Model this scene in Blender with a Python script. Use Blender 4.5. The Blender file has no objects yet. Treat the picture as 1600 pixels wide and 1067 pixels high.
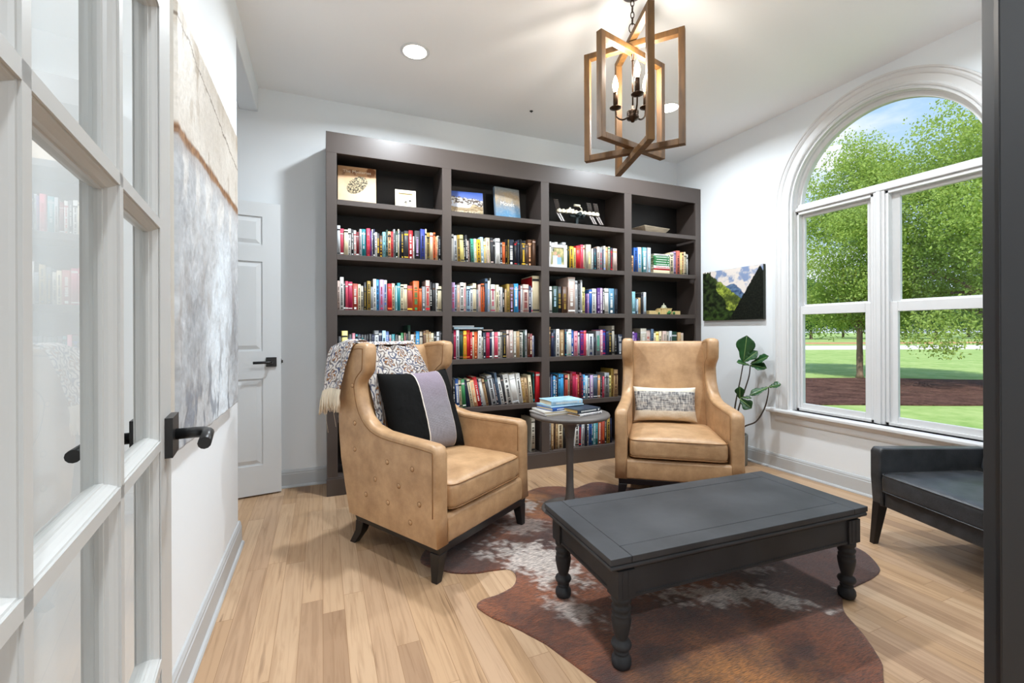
import bpy, bmesh, math, random
import numpy as np
from mathutils import Vector, Matrix, noise, geometry
random.seed(7)
C = bpy.context.scene.collection
sc = bpy.context.scene

# ------------------------------------------------------------------ camera
cam_d = bpy.data.cameras.new('camera')
cam = bpy.data.objects.new('camera', cam_d)
C.objects.link(cam)
sc.camera = cam
cam_d.sensor_width = 36.0
cam_d.lens = 36.0 * 704.0 / 1600.0
cam_d.shift_y = -16.5 / 1600.0
cam_d.clip_start = 0.02
cam_d.clip_end = 500
YAW = math.atan2(297, 704)
cam.location = (0, 0, 1.15)
cam.rotation_mode = 'QUATERNION'
cam.rotation_quaternion = (Matrix.Rotation(-YAW, 3, 'Z') @ Matrix.Rotation(math.radians(90), 3, 'X')
                           @ Matrix.Rotation(-0.0037, 3, 'Z')).to_quaternion()

# ------------------------------------------------------------------ render look
sc.view_settings.view_transform = 'Standard'
sc.view_settings.look = 'None'
sc.view_settings.gamma = 1.0
sc.view_settings.use_curve_mapping = False
sc.view_settings.exposure = 0.12
sc.cycles.use_denoising = True
sc.cycles.max_bounces = 10
sc.cycles.diffuse_bounces = 6
sc.cycles.glossy_bounces = 4
sc.cycles.transparent_max_bounces = 16
sc.cycles.sample_clamp_indirect = 6.0
sc.cycles.caustics_reflective = False
sc.cycles.caustics_refractive = False

# ------------------------------------------------------------------ sky
W = bpy.data.worlds.new('sky')
sc.world = W
W.use_nodes = True
nt = W.node_tree
nt.nodes.clear()
def N(tree, typ, **kw):
    n = tree.nodes.new(typ)
    for k, v in kw.items():
        setattr(n, k, v)
    return n
def _sky():
    L = nt.links.new
    out = N(nt, 'ShaderNodeOutputWorld'); bg = N(nt, 'ShaderNodeBackground')
    tc = N(nt, 'ShaderNodeTexCoord'); sep = N(nt, 'ShaderNodeSeparateXYZ')
    L(tc.outputs['Generated'], sep.inputs[0])
    r = N(nt, 'ShaderNodeValToRGB')
    e = r.color_ramp.elements
    e[0].position = 0.0; e[0].color = (0.72, 0.83, 0.93, 1)
    e[1].position = 0.75; e[1].color = (0.16, 0.36, 0.74, 1)
    m = r.color_ramp.elements.new(0.25); m.color = (0.46, 0.66, 0.90, 1)
    L(sep.outputs['Z'], r.inputs[0])
    mp = N(nt, 'ShaderNodeMapping'); mp.inputs['Scale'].default_value = (1.0, 1.0, 2.6)
    mp.inputs['Location'].default_value = (0.35, 0.2, 0.1)
    L(tc.outputs['Generated'], mp.inputs[0])
    nz = N(nt, 'ShaderNodeTexNoise'); nz.inputs['Scale'].default_value = 3.4
    nz.inputs['Detail'].default_value = 7; nz.inputs['Roughness'].default_value = 0.55
    L(mp.outputs[0], nz.inputs['Vector'])
    cr = N(nt, 'ShaderNodeValToRGB')
    cr.color_ramp.elements[0].position = 0.48; cr.color_ramp.elements[0].color = (0, 0, 0, 1)
    cr.color_ramp.elements[1].position = 0.66; cr.color_ramp.elements[1].color = (1, 1, 1, 1)
    L(nz.outputs['Fac'], cr.inputs[0])
    mx = N(nt, 'ShaderNodeMixRGB'); mx.inputs[2].default_value = (0.95, 0.96, 0.98, 1)
    L(cr.outputs[0], mx.inputs[0]); L(r.outputs[0], mx.inputs[1])
    L(mx.outputs[0], bg.inputs[0]); bg.inputs[1].default_value = 1.15
    L(bg.outputs[0], out.inputs[0])
_sky()

# ------------------------------------------------------------------ sun (comes from behind the house, never enters the window)
sun_d = bpy.data.lights.new('sun', 'SUN'); sun_d.energy = 4.8; sun_d.angle = math.radians(1.0)
sun_d.color = (1.0, 0.95, 0.86)
sun = bpy.data.objects.new('sun', sun_d); C.objects.link(sun)
sun.rotation_euler = Vector((-0.50, -0.42, 0.80)).to_track_quat('Z', 'Y').to_euler()

CEIL = 2.92
CANS = [(0.548, 2.86), (2.545, 2.81), (0.548, 1.15), (2.545, 1.15)]
HALL_FILL_CANS = [(0.3, -1.2), (1.9, -1.2)]  # unseen lights behind the camera, added to brighten the room
CAN_W, CAN_FRONT, HALL_FILL_W = 32.0, 21.0, 30.0
def can_light(x, y, z, w, name='recessed_or_fill_light'):
    d = bpy.data.lights.new(name, 'AREA'); d.shape = 'DISK'; d.size = 0.13; d.energy = w; d.spread = math.radians(162)
    d.color = (0.86, 0.94, 1.0)
    o = bpy.data.objects.new(name, d); C.objects.link(o); o.location = (x, y, z)
    return o
for x, y in CANS: can_light(x, y, CEIL - 0.0095, CAN_W if y > 2 else CAN_FRONT)
for x, y in HALL_FILL_CANS: can_light(x, y, 2.74 - 0.012, HALL_FILL_W)

# ------------------------------------------------------------------ helpers
def srgb(h):
    if isinstance(h, str):
        h = h.lstrip('#'); c = [int(h[i:i+2], 16) / 255 for i in (0, 2, 4)]
    else: c = h
    return tuple((v / 12.92 if v <= 0.04045 else ((v + 0.055) / 1.055) ** 2.4) for v in c) + (1.0,)

_mats = {}
def mat(name, color='808080', rough=0.6, metal=0.0, spec=0.5, bump=0.0, bscale=60.0, var=0.0, vscale=4.0, emit=None, estr=0.0, stretch=None, sheen=0.0):
    if name in _mats: return _mats[name]
    m = bpy.data.materials.new(name); m.use_nodes = True
    t = m.node_tree; b = t.nodes['Principled BSDF']
    col = srgb(color)
    b.inputs['Base Color'].default_value = col
    b.inputs['Roughness'].default_value = rough
    b.inputs['Metallic'].default_value = metal
    b.inputs['Specular IOR Level'].default_value = spec
    if sheen: b.inputs['Sheen Weight'].default_value = sheen
    if emit:
        b.inputs['Emission Color'].default_value = srgb(emit); b.inputs['Emission Strength'].default_value = estr
    tc = None
    if bump or var:
        tc = t.nodes.new('ShaderNodeTexCoord')
        mp = t.nodes.new('ShaderNodeMapping')
        if stretch: mp.inputs['Scale'].default_value = stretch
        t.links.new(tc.outputs['Object'], mp.inputs[0])
    if var:
        nz = t.nodes.new('ShaderNodeTexNoise'); nz.inputs['Scale'].default_value = vscale; nz.inputs['Detail'].default_value = 6
        t.links.new(mp.outputs[0], nz.inputs['Vector'])
        r = t.nodes.new('ShaderNodeValToRGB')
        r.color_ramp.elements[0].position = 0.3; r.color_ramp.elements[1].position = 0.7
        r.color_ramp.elements[0].color = tuple(max(0, v * (1 - var)) for v in col[:3]) + (1,)
        r.color_ramp.elements[1].color = tuple(min(1, v * (1 + var)) for v in col[:3]) + (1,)
        t.links.new(nz.outputs['Fac'], r.inputs[0]); t.links.new(r.outputs[0], b.inputs['Base Color'])
    if bump:
        n2 = t.nodes.new('ShaderNodeTexNoise'); n2.inputs['Scale'].default_value = bscale; n2.inputs['Detail'].default_value = 5
        t.links.new(mp.outputs[0], n2.inputs['Vector'])
        bp = t.nodes.new('ShaderNodeBump'); bp.inputs['Strength'].default_value = bump; bp.inputs['Distance'].default_value = 0.004
        t.links.new(n2.outputs['Fac'], bp.inputs['Height']); t.links.new(bp.outputs[0], b.inputs['Normal'])
    _mats[name] = m
    return m

def attr_mat(name, rough=0.6, bump=0.0, bscale=200.0, spec=0.3, fine=0.0, fscale=300.0, stretch=(1, 1, 1)):
    """base colour from the mesh's own painted colour attribute, with a fine procedural grain"""
    if name in _mats: return _mats[name]
    m = bpy.data.materials.new(name); m.use_nodes = True
    t = m.node_tree; b = t.nodes['Principled BSDF']
    b.inputs['Roughness'].default_value = rough; b.inputs['Specular IOR Level'].default_value = spec
    a = t.nodes.new('ShaderNodeAttribute'); a.attribute_name = 'paint'
    src = a.outputs['Color']
    tc = t.nodes.new('ShaderNodeTexCoord'); mp = t.nodes.new('ShaderNodeMapping'); mp.inputs['Scale'].default_value = stretch
    t.links.new(tc.outputs['Object'], mp.inputs[0])
    if fine:
        nz = t.nodes.new('ShaderNodeTexNoise'); nz.inputs['Scale'].default_value = fscale; nz.inputs['Detail'].default_value = 4
        t.links.new(mp.outputs[0], nz.inputs['Vector'])
        r = t.nodes.new('ShaderNodeMapRange'); r.inputs['To Min'].default_value = 1 - fine; r.inputs['To Max'].default_value = 1 + fine
        r.inputs['From Min'].default_value = 0.3; r.inputs['From Max'].default_value = 0.7
        t.links.new(nz.outputs['Fac'], r.inputs['Value'])
        v = t.nodes.new('ShaderNodeVectorMath'); v.operation = 'SCALE'
        t.links.new(src, v.inputs[0]); t.links.new(r.outputs[0], v.inputs['Scale']); src = v.outputs[0]
    t.links.new(src, b.inputs['Base Color'])
    if bump:
        n2 = t.nodes.new('ShaderNodeTexNoise'); n2.inputs['Scale'].default_value = bscale; n2.inputs['Detail'].default_value = 5
        t.links.new(mp.outputs[0], n2.inputs['Vector'])
        bp = t.nodes.new('ShaderNodeBump'); bp.inputs['Strength'].default_value = bump; bp.inputs['Distance'].default_value = 0.004
        t.links.new(n2.outputs['Fac'], bp.inputs['Height']); t.links.new(bp.outputs[0], b.inputs['Normal'])
    _mats[name] = m
    return m

def glass_mat(name, tint=(1, 1, 1)):
    """thin clear pane: transparent with a Fresnel reflection"""
    if name in _mats: return _mats[name]
    m = bpy.data.materials.new(name); m.use_nodes = True
    t = m.node_tree; t.nodes.clear()
    o = t.nodes.new('ShaderNodeOutputMaterial'); mx = t.nodes.new('ShaderNodeMixShader')
    tr = t.nodes.new('ShaderNodeBsdfTransparent'); tr.inputs[0].default_value = (*tint, 1)
    gl = t.nodes.new('ShaderNodeBsdfGlossy'); gl.inputs['Roughness'].default_value = 0.0
    fr = t.nodes.new('ShaderNodeFresnel'); ge = t.nodes.new('ShaderNodeNewGeometry'); io = t.nodes.new('ShaderNodeMapRange')
    io.inputs['To Min'].default_value = 1.42; io.inputs['To Max'].default_value = 1 / 1.42     # same pane seen from either side
    t.links.new(ge.outputs['Backfacing'], io.inputs['Value']); t.links.new(io.outputs[0], fr.inputs[0])
    t.links.new(fr.outputs[0], mx.inputs[0]); t.links.new(tr.outputs[0], mx.inputs[1]); t.links.new(gl.outputs[0], mx.inputs[2])
    t.links.new(mx.outputs[0], o.inputs[0])
    _mats[name] = m
    return m

class MB:
    """collects shapes; build() links them as ONE mesh object"""
    def __init__(s): s.v = []; s.f = []; s.mi = []; s.sm = []
    def raw(s, vs, fs, mi=0, smooth=False):
        k = len(s.v); s.v += [tuple(p) for p in vs]
        for f in fs: s.f.append([i + k for i in f]); s.mi.append(mi); s.sm.append(smooth)
        return s
    def box(s, x0, x1, y0, y1, z0, z1, mi=0, M=None):
        vs = [(x, y, z) for z in (z0, z1) for y in (y0, y1) for x in (x0, x1)]
        if M is not None: vs = [M @ Vector(p) for p in vs]
        return s.raw(vs, [(0, 2, 3, 1), (4, 5, 7, 6), (0, 1, 5, 4), (2, 6, 7, 3), (0, 4, 6, 2), (1, 3, 7, 5)], mi)
    def hexa(s, bot, top, mi=0):
        return s.raw(list(bot) + list(top), [(3, 2, 1, 0), (4, 5, 6, 7), (0, 1, 5, 4), (1, 2, 6, 5), (2, 3, 7, 6), (3, 0, 4, 7)], mi)
    def prism(s, poly, a0, a1, axis='x', mi=0, smooth=False, M=None):
        """closed outline extruded along an axis; poly in the two other axes"""
        n = len(poly)
        def P(a, p):
            if axis == 'x': q = (a, p[0], p[1])
            elif axis == 'y': q = (p[0], a, p[1])
            else: q = (p[0], p[1], a)
            return M @ Vector(q) if M is not None else q
        vs = [P(a0, p) for p in poly] + [P(a1, p) for p in poly]
        fs = [tuple(range(n)), tuple(range(2 * n - 1, n - 1, -1))]
        k = len(s.v); s.raw(vs, fs, mi, False)
        for i in range(n):
            j = (i + 1) % n; s.f.append([k + j, k + i, k + n + i, k + n + j]); s.mi.append(mi); s.sm.append(smooth)
        return s
    def tube(s, pts, r, seg=8, mi=0, cap=True, closed=False):
        pts = [Vector(p) for p in pts]; n = len(pts)
        rr = r if isinstance(r, (list, tuple)) else [r] * n
        rings = []; up = None
        for i, p in enumerate(pts):
            if closed: t = (pts[(i + 1) % n] - pts[i - 1]).normalized()
            else: t = (pts[min(i + 1, n - 1)] - pts[max(i - 1, 0)]).normalized()
            if up is None: up = Vector((0, 0, 1)) if abs(t.z) < 0.9 else Vector((1, 0, 0))
            a = t.cross(up)
            if a.length < 1e-6: a = t.cross(Vector((0, 1, 0)))
            a.normalize(); b = a.cross(t).normalized(); up = b
            rings.append([p + (a * math.cos(2 * math.pi * k / seg) + b * math.sin(2 * math.pi * k / seg)) * rr[i] for k in range(seg)])
        k0 = len(s.v)
        for R in rings: s.v += [tuple(q) for q in R]
        m = n if closed else n - 1
        for i in range(m):
            for k in range(seg):
                a = k0 + i * seg + k; b = k0 + i * seg + (k + 1) % seg
                c = k0 + ((i + 1) % n) * seg + (k + 1) % seg; d = k0 + ((i + 1) % n) * seg + k
                s.f.append([a, b, c, d]); s.mi.append(mi); s.sm.append(True)
        if cap and not closed:
            s.f.append([k0 + k for k in range(seg)][::-1]); s.mi.append(mi); s.sm.append(False)
            s.f.append([k0 + (n - 1) * seg + k for k in range(seg)]); s.mi.append(mi); s.sm.append(False)
        return s
    def lathe(s, prof, seg=24, cx=0, cy=0, cz=0, mi=0, M=None, cap=True):
        """prof: (radius, z) from bottom to top"""
        k0 = len(s.v); n = len(prof)
        for r, z in prof:
            for k in range(seg):
                a = 2 * math.pi * k / seg; q = Vector((cx + r * math.cos(a), cy + r * math.sin(a), cz + z))
                if M is not None: q = M @ q
                s.v.append(tuple(q))
        for i in range(n - 1):
            for k in range(seg):
                a = k0 + i * seg + k; b = k0 + i * seg + (k + 1) % seg
                s.f.append([a, b, b + seg, a + seg]); s.mi.append(mi); s.sm.append(True)
        if cap:
            s.f.append([k0 + k for k in range(seg)][::-1]); s.mi.append(mi); s.sm.append(False)
            s.f.append([k0 + (n - 1) * seg + k for k in range(seg)]); s.mi.append(mi); s.sm.append(False)
        return s
    def build(s, name, mats, parent=None, loc=None, rot=None, bevel=0.0, bseg=2, subd=0, smooth=None, angle=35):
        me = bpy.data.meshes.new(name); me.from_pydata(s.v, [], s.f)
        if not isinstance(mats, (list, tuple)): mats = [mats]
        for m in mats: me.materials.append(m)
        me.polygons.foreach_set('material_index', s.mi)
        sm = s.sm if smooth is None else [smooth] * len(s.f)
        me.polygons.foreach_set('use_smooth', sm)
        me.update()
        return link(name, me, parent, loc, rot, bevel, bseg, subd, angle)

def link(name, me, parent=None, loc=None, rot=None, bevel=0.0, bseg=2, subd=0, angle=35):
    o = bpy.data.objects.new(name, me); C.objects.link(o)
    if parent is not None: o.parent = parent
    if loc is not None: o.location = loc
    if rot is not None: o.rotation_euler = rot
    if bevel:
        b = o.modifiers.new('bevel', 'BEVEL'); b.width = bevel; b.segments = bseg; b.limit_method = 'ANGLE'; b.angle_limit = math.radians(angle)
        b.harden_normals = False
        me.polygons.foreach_set('use_smooth', [True] * len(me.polygons))
        w = o.modifiers.new('normals', 'WEIGHTED_NORMAL'); w.keep_sharp = False
    if subd:
        q = o.modifiers.new('subd', 'SUBSURF'); q.levels = subd; q.render_levels = subd
    return o

def thing(name, label, cat, loc=(0, 0, 0), rz=0.0, group=None):
    o = bpy.data.objects.new(name, None); C.objects.link(o); o.empty_display_size = 0.1
    o.location = loc; o.rotation_euler = (0, 0, rz); o['label'] = label; o['category'] = cat
    if group: o['group'] = group
    return o
def tag(o, label, cat, group=None, kind=None):
    o['label'] = label; o['category'] = cat
    if group: o['group'] = group
    if kind: o['kind'] = kind
    return o
def struct(o): o['kind'] = 'structure'; return o

def grid_mesh(name, nu, nv, fn, closed_u=False, smooth=True):
    vs = [fn(i / (nu if closed_u else nu - 1), j / (nv - 1)) for j in range(nv) for i in range(nu)]
    fs = []
    for j in range(nv - 1):
        for i in range(nu if closed_u else nu - 1):
            a = j * nu + i; b = j * nu + (i + 1) % nu
            fs.append((a, b, b + nu, a + nu))
    me = bpy.data.meshes.new(name); me.from_pydata([tuple(v) for v in vs], [], fs)
    me.polygons.foreach_set('use_smooth', [smooth] * len(fs)); me.update()
    return me
def paint(me, cols):
    a = me.color_attributes.new('paint', 'FLOAT_COLOR', 'POINT')
    flat = np.ones((len(me.vertices), 4), dtype=np.float32); flat[:, :3] = np.array(cols, dtype=np.float32)[:, :3]
    a.data.foreach_set('color', flat.ravel())
def fbm(x, y, z=0.0, o=4):
    return noise.fractal(Vector((x, y, z)), 0.9, 2.0, o)
def mixc(a, b, t):
    t = min(1, max(0, t)); return tuple(a[i] * (1 - t) + b[i] * t for i in range(3))
def sstep(a, b, x):
    t = min(1, max(0, (x - a) / (b - a))); return t * t * (3 - 2 * t)

# ------------------------------------------------------------------ materials of the room
M_wall = mat('white_wall_paint', 'eaeef1', 0.75, spec=0.2, bump=0.05, bscale=180)
M_ceil = mat('ceiling_paint', 'fbfbfb', 0.85, spec=0.1)
M_trim = mat('white_trim_paint', 'dedede', 0.4, spec=0.4)
M_base = mat('grey_white_baseboard_paint', 'bdc0c2', 0.45, spec=0.4)
M_door = mat('pale_grey_door_paint', 'd3d6d8', 0.45, spec=0.4)
M_french = mat('warm_white_door_paint', 'c9c9c7', 0.35, spec=0.45)
M_dark = mat('charcoal_door_paint', '242527', 0.5)
M_black = mat('black_metal', '1b1b1c', 0.35, spec=0.5)
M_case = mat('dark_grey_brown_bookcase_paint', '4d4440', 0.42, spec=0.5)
M_pane = glass_mat('window_glass')
M_pane_d = glass_mat('door_glass', (0.93, 0.94, 0.93))

def floor_material():
    m = bpy.data.materials.new('oak_plank_floor'); m.use_nodes = True
    t = m.node_tree; b = t.nodes['Principled BSDF']; L = t.links.new
    tc = t.nodes.new('ShaderNodeTexCoord')
    mp = t.nodes.new('ShaderNodeMapping'); mp.inputs['Rotation'].default_value = (0, 0, math.radians(90))
    L(tc.outputs['Object'], mp.inputs[0])
    br = t.nodes.new('ShaderNodeTexBrick')
    br.inputs['Color1'].default_value = (0, 0, 0, 1); br.inputs['Color2'].default_value = (1, 1, 1, 1)
    br.inputs['Mortar'].default_value = (0.5, 0.5, 0.5, 1)
    br.inputs['Scale'].default_value = 1.0; br.inputs['Brick Width'].default_value = 1.05; br.inputs['Row Height'].default_value = 0.083
    br.inputs['Mortar Size'].default_value = 0.0009; br.inputs['Mortar Smooth'].default_value = 0.2
    br.offset = 0.37; br.offset_frequency = 2; br.squash = 0.8; br.squash_frequency = 3
    L(mp.outputs[0], br.inputs['Vector'])
    # per-plank tone
    r = t.nodes.new('ShaderNodeValToRGB')
    e = r.color_ramp.elements
    e[0].position = 0.0; e[0].color = srgb('9c7c60'); e[1].position = 1.0; e[1].color = srgb('c4a688')
    for p, c in ((0.25, 'b8987a'), (0.5, 'b2906e'), (0.75, 'be9c7a')):
        k = r.color_ramp.elements.new(p); k.color = srgb(c)
    L(br.outputs['Color'], r.inputs[0])
    # grain offset by plank
    add = t.nodes.new('ShaderNodeVectorMath'); add.operation = 'MULTIPLY_ADD'
    L(br.outputs['Color'], add.inputs[0]); add.inputs[1].default_value = (7.3, 3.1, 0.0); L(tc.outputs['Object'], add.inputs[2])
    mg = t.nodes.new('ShaderNodeMapping'); mg.inputs['Scale'].default_value = (30, 1.5, 1)
    L(add.outputs[0], mg.inputs[0])
    nz = t.nodes.new('ShaderNodeTexNoise'); nz.inputs['Scale'].default_value = 1.6; nz.inputs['Detail'].default_value = 8; nz.inputs['Roughness'].default_value = 0.6
    nz.inputs['Distortion'].default_value = 0.9
    L(mg.outputs[0], nz.inputs['Vector'])
    gr = t.nodes.new('ShaderNodeValToRGB'); gr.color_ramp.elements[0].position = 0.30; gr.color_ramp.elements[1].position = 0.55
    gr.color_ramp.elements[0].color = (0.66, 0.60, 0.54, 1); gr.color_ramp.elements[1].color = (1, 1, 1, 1)
    L(nz.outputs['Fac'], gr.inputs[0])
    m1 = t.nodes.new('ShaderNodeMixRGB'); m1.blend_type = 'MULTIPLY'; m1.inputs[0].default_value = 0.75
    L(r.outputs[0], m1.inputs[1]); L(gr.outputs[0], m1.inputs[2])
    # sparse dark mineral streaks
    ms = t.nodes.new('ShaderNodeMapping'); ms.inputs['Scale'].default_value = (14, 0.9, 1)
    L(add.outputs[0], ms.inputs[0])
    n3 = t.nodes.new('ShaderNodeTexNoise'); n3.inputs['Scale'].default_value = 1.5; n3.inputs['Detail'].default_value = 3; n3.inputs['Distortion'].default_value = 1.6
    L(ms.outputs[0], n3.inputs['Vector'])
    g3 = t.nodes.new('ShaderNodeValToRGB'); g3.color_ramp.elements[0].position = 0.26; g3.color_ramp.elements[1].position = 0.34
    g3.color_ramp.elements[0].color = (0.42, 0.36, 0.32, 1); g3.color_ramp.elements[1].color = (1, 1, 1, 1)
    L(n3.outputs['Fac'], g3.inputs[0])
    m3 = t.nodes.new('ShaderNodeMixRGB'); m3.blend_type = 'MULTIPLY'; m3.inputs[0].default_value = 0.8
    L(m1.outputs[0], m3.inputs[1]); L(g3.outputs[0], m3.inputs[2])
    # dark joints
    m2 = t.nodes.new('ShaderNodeMixRGB'); m2.inputs[2].default_value = srgb('8a6848')
    L(br.outputs['Fac'], m2.inputs[0]); L(m3.outputs[0], m2.inputs[1])
    L(m2.outputs[0], b.inputs['Base Color'])
    b.inputs['Roughness'].default_value = 0.42; b.inputs['Specular IOR Level'].default_value = 0.35
    bp = t.nodes.new('ShaderNodeBump'); bp.inputs['Strength'].default_value = 0.12; bp.inputs['Distance'].default_value = 0.002
    L(nz.outputs['Fac'], bp.inputs['Height']); L(bp.outputs[0], b.inputs['Normal'])
    return m
M_floor = floor_material()

# ------------------------------------------------------------------ room shell
XL, XR, YF, YB = -0.42, 3.475, -0.03, 3.72
ALC_Y0, ALC_X, SOF = 2.82, -1.30, 2.742          # alcove at the back left, its ceiling height
HALL_Y = -2.6
WT = 0.14

b = MB(); b.raw([(-1.7, HALL_Y, 0), (3.475 + WT, HALL_Y, 0), (3.475 + WT, YB + WT, 0), (-1.7, YB + WT, 0)], [(0, 1, 2, 3)])
b.raw([(-1.7, HALL_Y, -0.2), (3.475 + WT, HALL_Y, -0.2), (3.475 + WT, YB + WT, -0.2), (-1.7, YB + WT, -0.2)], [(3, 2, 1, 0)])
struct(b.build('floor', M_floor))

b = MB(); b.box(XL, XR, YF, YB, CEIL, CEIL + 0.12)
struct(b.build('ceiling', M_ceil))
b = MB(); b.box(-1.7, 3.475 + WT, HALL_Y, YF - 0.17, 2.74, 2.86)
struct(b.build('ceiling_hall', M_ceil))
b = MB(); b.box(ALC_X, XL - 0.12, ALC_Y0, YB, SOF, SOF + 0.12)
struct(b.build('ceiling_alcove', M_ceil))

b = MB(); b.box(ALC_X - WT, XR + WT, YB, YB + WT, 0, CEIL + 0.12)
struct(b.build('wall_back', M_wall))
# left wall with the opening to the alcove, and the header above that opening
b = MB(); b.box(XL - 0.12, XL, YF - 0.17, ALC_Y0, 0, CEIL + 0.12); b.box(XL - 0.12, XL, ALC_Y0, YB, SOF, CEIL + 0.12)
struct(b.build('wall_left', M_wall, bevel=0.008))
b = MB(); b.box(ALC_X - WT, ALC_X, ALC_Y0 - 0.12, YB, 0, SOF + 0.12); b.box(ALC_X, XL - 0.12, ALC_Y0 - 0.12, ALC_Y0, 0, SOF + 0.12)
struct(b.build('wall_alcove', M_wall))
# front wall around the doorway the camera stands in
DX0, DX1, DZ = -0.22, 1.90, 2.45
b = MB()
b.box(XL, DX0, YF - 0.17, YF, 0, CEIL + 0.12); b.box(DX1, XR, YF - 0.17, YF, 0, CEIL + 0.12); b.box(DX0, DX1, YF - 0.17, YF, DZ, CEIL + 0.12)
struct(b.build('wall_front', M_wall))
b = MB(); b.box(-1.7 - WT, -1.7, HALL_Y, YF - 0.17, 0, 2.86); b.box(3.475 + WT, 3.475 + 2 * WT, HALL_Y, YF - 0.17, 0, 2.86)
b.box(-1.7 - WT, 3.475 + 2 * WT, HALL_Y - WT, HALL_Y, 0, 2.86); b.box(-1.7, XL - 0.12, YF - 0.17, YF - 0.05, 0, 2.86)
struct(b.build('wall_hall', M_wall))

# right wall with the arched hole
YC, ZA, R0 = 1.864, 2.135, 0.605                  # window centre, spring line, opening radius
ZS = 0.505
def hole(r, seg=40, z0=ZS):
    p = [(YC - r, z0), (YC + r, z0)]
    for k in range(seg + 1):
        a = math.pi * k / seg; p.append((YC + r * math.cos(a), ZA + r * math.sin(a)))
    return p
H0 = hole(R0)
outer = [(YF - 0.17, 0), (YB, 0), (YB, CEIL + 0.12), (YF - 0.17, CEIL + 0.12)]
def tess(outer, inner):
    pts = [Vector((p[0], p[1], 0)) for p in outer] + [Vector((p[0], p[1], 0)) for p in inner]
    tri = geometry.tessellate_polygon([[Vector((p[0], p[1], 0)) for p in outer], [Vector((p[0], p[1], 0)) for p in inner]])
    return pts, tri
pts, tri = tess(outer, H0)
b = MB(); n = len(pts)
b.raw([(XR, p.x, p.y) for p in pts] + [(XR + WT, p.x, p.y) for p in pts], [tuple(t) for t in tri] + [tuple(i + n for i in t[::-1]) for t in tri])
k = len(H0)
b.raw([(XR, p[0], p[1]) for p in H0] + [(XR + WT, p[0], p[1]) for p in H0], [(i, (i + 1) % k, k + (i + 1) % k, k + i) for i in range(k)])
struct(b.build('wall_right', M_wall))

# baseboards: stepped profile with a shoe moulding
def baseboard(name, p0, p1, nrm):
    p0 = Vector((*p0, 0)); p1 = Vector((*p1, 0)); nn = Vector((*nrm, 0)).normalized()
    prof = [(0, 0), (0.028, 0), (0.028, 0.006), (0.024, 0.014), (0.016, 0.018), (0.015, 0.098), (0.012, 0.103), (0.012, 0.112), (0.006, 0.125), (0, 0.128)]
    vs = [p0 + nn * a + Vector((0, 0, z)) for a, z in prof] + [p1 + nn * a + Vector((0, 0, z)) for a, z in prof]
    m = len(prof)
    b = MB(); b.raw(vs, [(i, (i + 1) % m, m + (i + 1) % m, m + i) for i in range(m)] + [tuple(range(m))[::-1], tuple(range(m, 2 * m))])
    return struct(b.build(name, M_base))
baseboard('baseboard_right', (XR, YF), (XR, 3.39), (-1, 0))
baseboard('baseboard_left', (XL, YF), (XL, ALC_Y0 + 0.012), (1, 0))
baseboard('baseboard_back', (ALC_X, YB), (0.03, YB), (0, -1))
baseboard('baseboard_alcove', (XL - 0.12, ALC_Y0), (ALC_X, ALC_Y0), (0, 1))
baseboard('baseboard_front', (DX1 + 0.1, YF), (XR, YF), (0, 1))

# ------------------------------------------------------------------ window
win = bpy.data.objects.new('window_1', None); C.objects.link(win); struct(win)
def arch_sweep(b, prof, z0, seg=48):
    """prof: list of (radius, x); swept up one leg, round the arch, down the other"""
    st = [(1, z0, None)] + [(0, 0, math.pi * k / seg) for k in range(seg + 1)] + [(-1, z0, None)]
    rings = []
    for s_, z, a in st:
        if a is None: rings.append([(x, YC + s_ * r, z) for r, x in prof])
        else: rings.append([(x, YC + r * math.cos(a), ZA + r * math.sin(a)) for r, x in prof])
    m = len(prof); vs = [p for R in rings for p in R]; fs = []
    for i in range(len(rings) - 1):
        for j in range(m):
            fs.append((i * m + j, i * m + (j + 1) % m, (i + 1) * m + (j + 1) % m, (i + 1) * m + j))
    fs += [tuple(range(m)), tuple(range((len(rings) - 1) * m, len(rings) * m))[::-1]]
    b.raw(vs, fs)
b = MB()
x = XR
arch_sweep(b, [(0.612, x + 0.002), (0.612, x - 0.014), (0.620, x - 0.018), (0.630, x - 0.014), (0.634, x - 0.010), (0.672, x - 0.013), (0.678, x - 0.020), (0.690, x - 0.026), (0.700, x - 0.022), (0.706, x - 0.030), (0.716, x - 0.030), (0.718, x + 0.002)], ZS)
b.build('casing', M_trim, win)
b = MB()
arch_sweep(b, [(0.6045, x + 0.001), (0.6045, x + 0.13), (0.575, x + 0.13), (0.575, x + 0.062), (0.586, x + 0.055), (0.586, x + 0.032), (0.592, x + 0.028), (0.592, x + 0.001)], ZS)
b.build('frame', M_trim, win)
b = MB()   # stool (ledge) and apron
b.prism([(x + 0.13, 0.472), (x - 0.052, 0.472), (x - 0.060, 0.480), (x - 0.060, 0.497), (x - 0.052, 0.505), (x + 0.13, 0.505)], 1.075, 2.655, 'y')
o = b.build('sill', M_trim, win, bevel=0.003)
b = MB()
b.prism([(x + 0.001, 0.398), (x - 0.010, 0.398), (x - 0.014, 0.41), (x - 0.014, 0.445), (x - 0.03, 0.465), (x - 0.03, 0.4715), (x + 0.001, 0.4715)], 1.13, 2.60, 'y')
b.build('apron', M_trim, win)
b = MB()   # transom between arch and sashes; mullion
b.box(x + 0.050, x + 0.12, YC - 0.585, YC + 0.585, 2.085, 2.150); b.box(x + 0.030, x + 0.12, YC - 0.585, YC + 0.585, 2.095, 2.120)
b.build('transom', M_trim, win, bevel=0.004)
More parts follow.
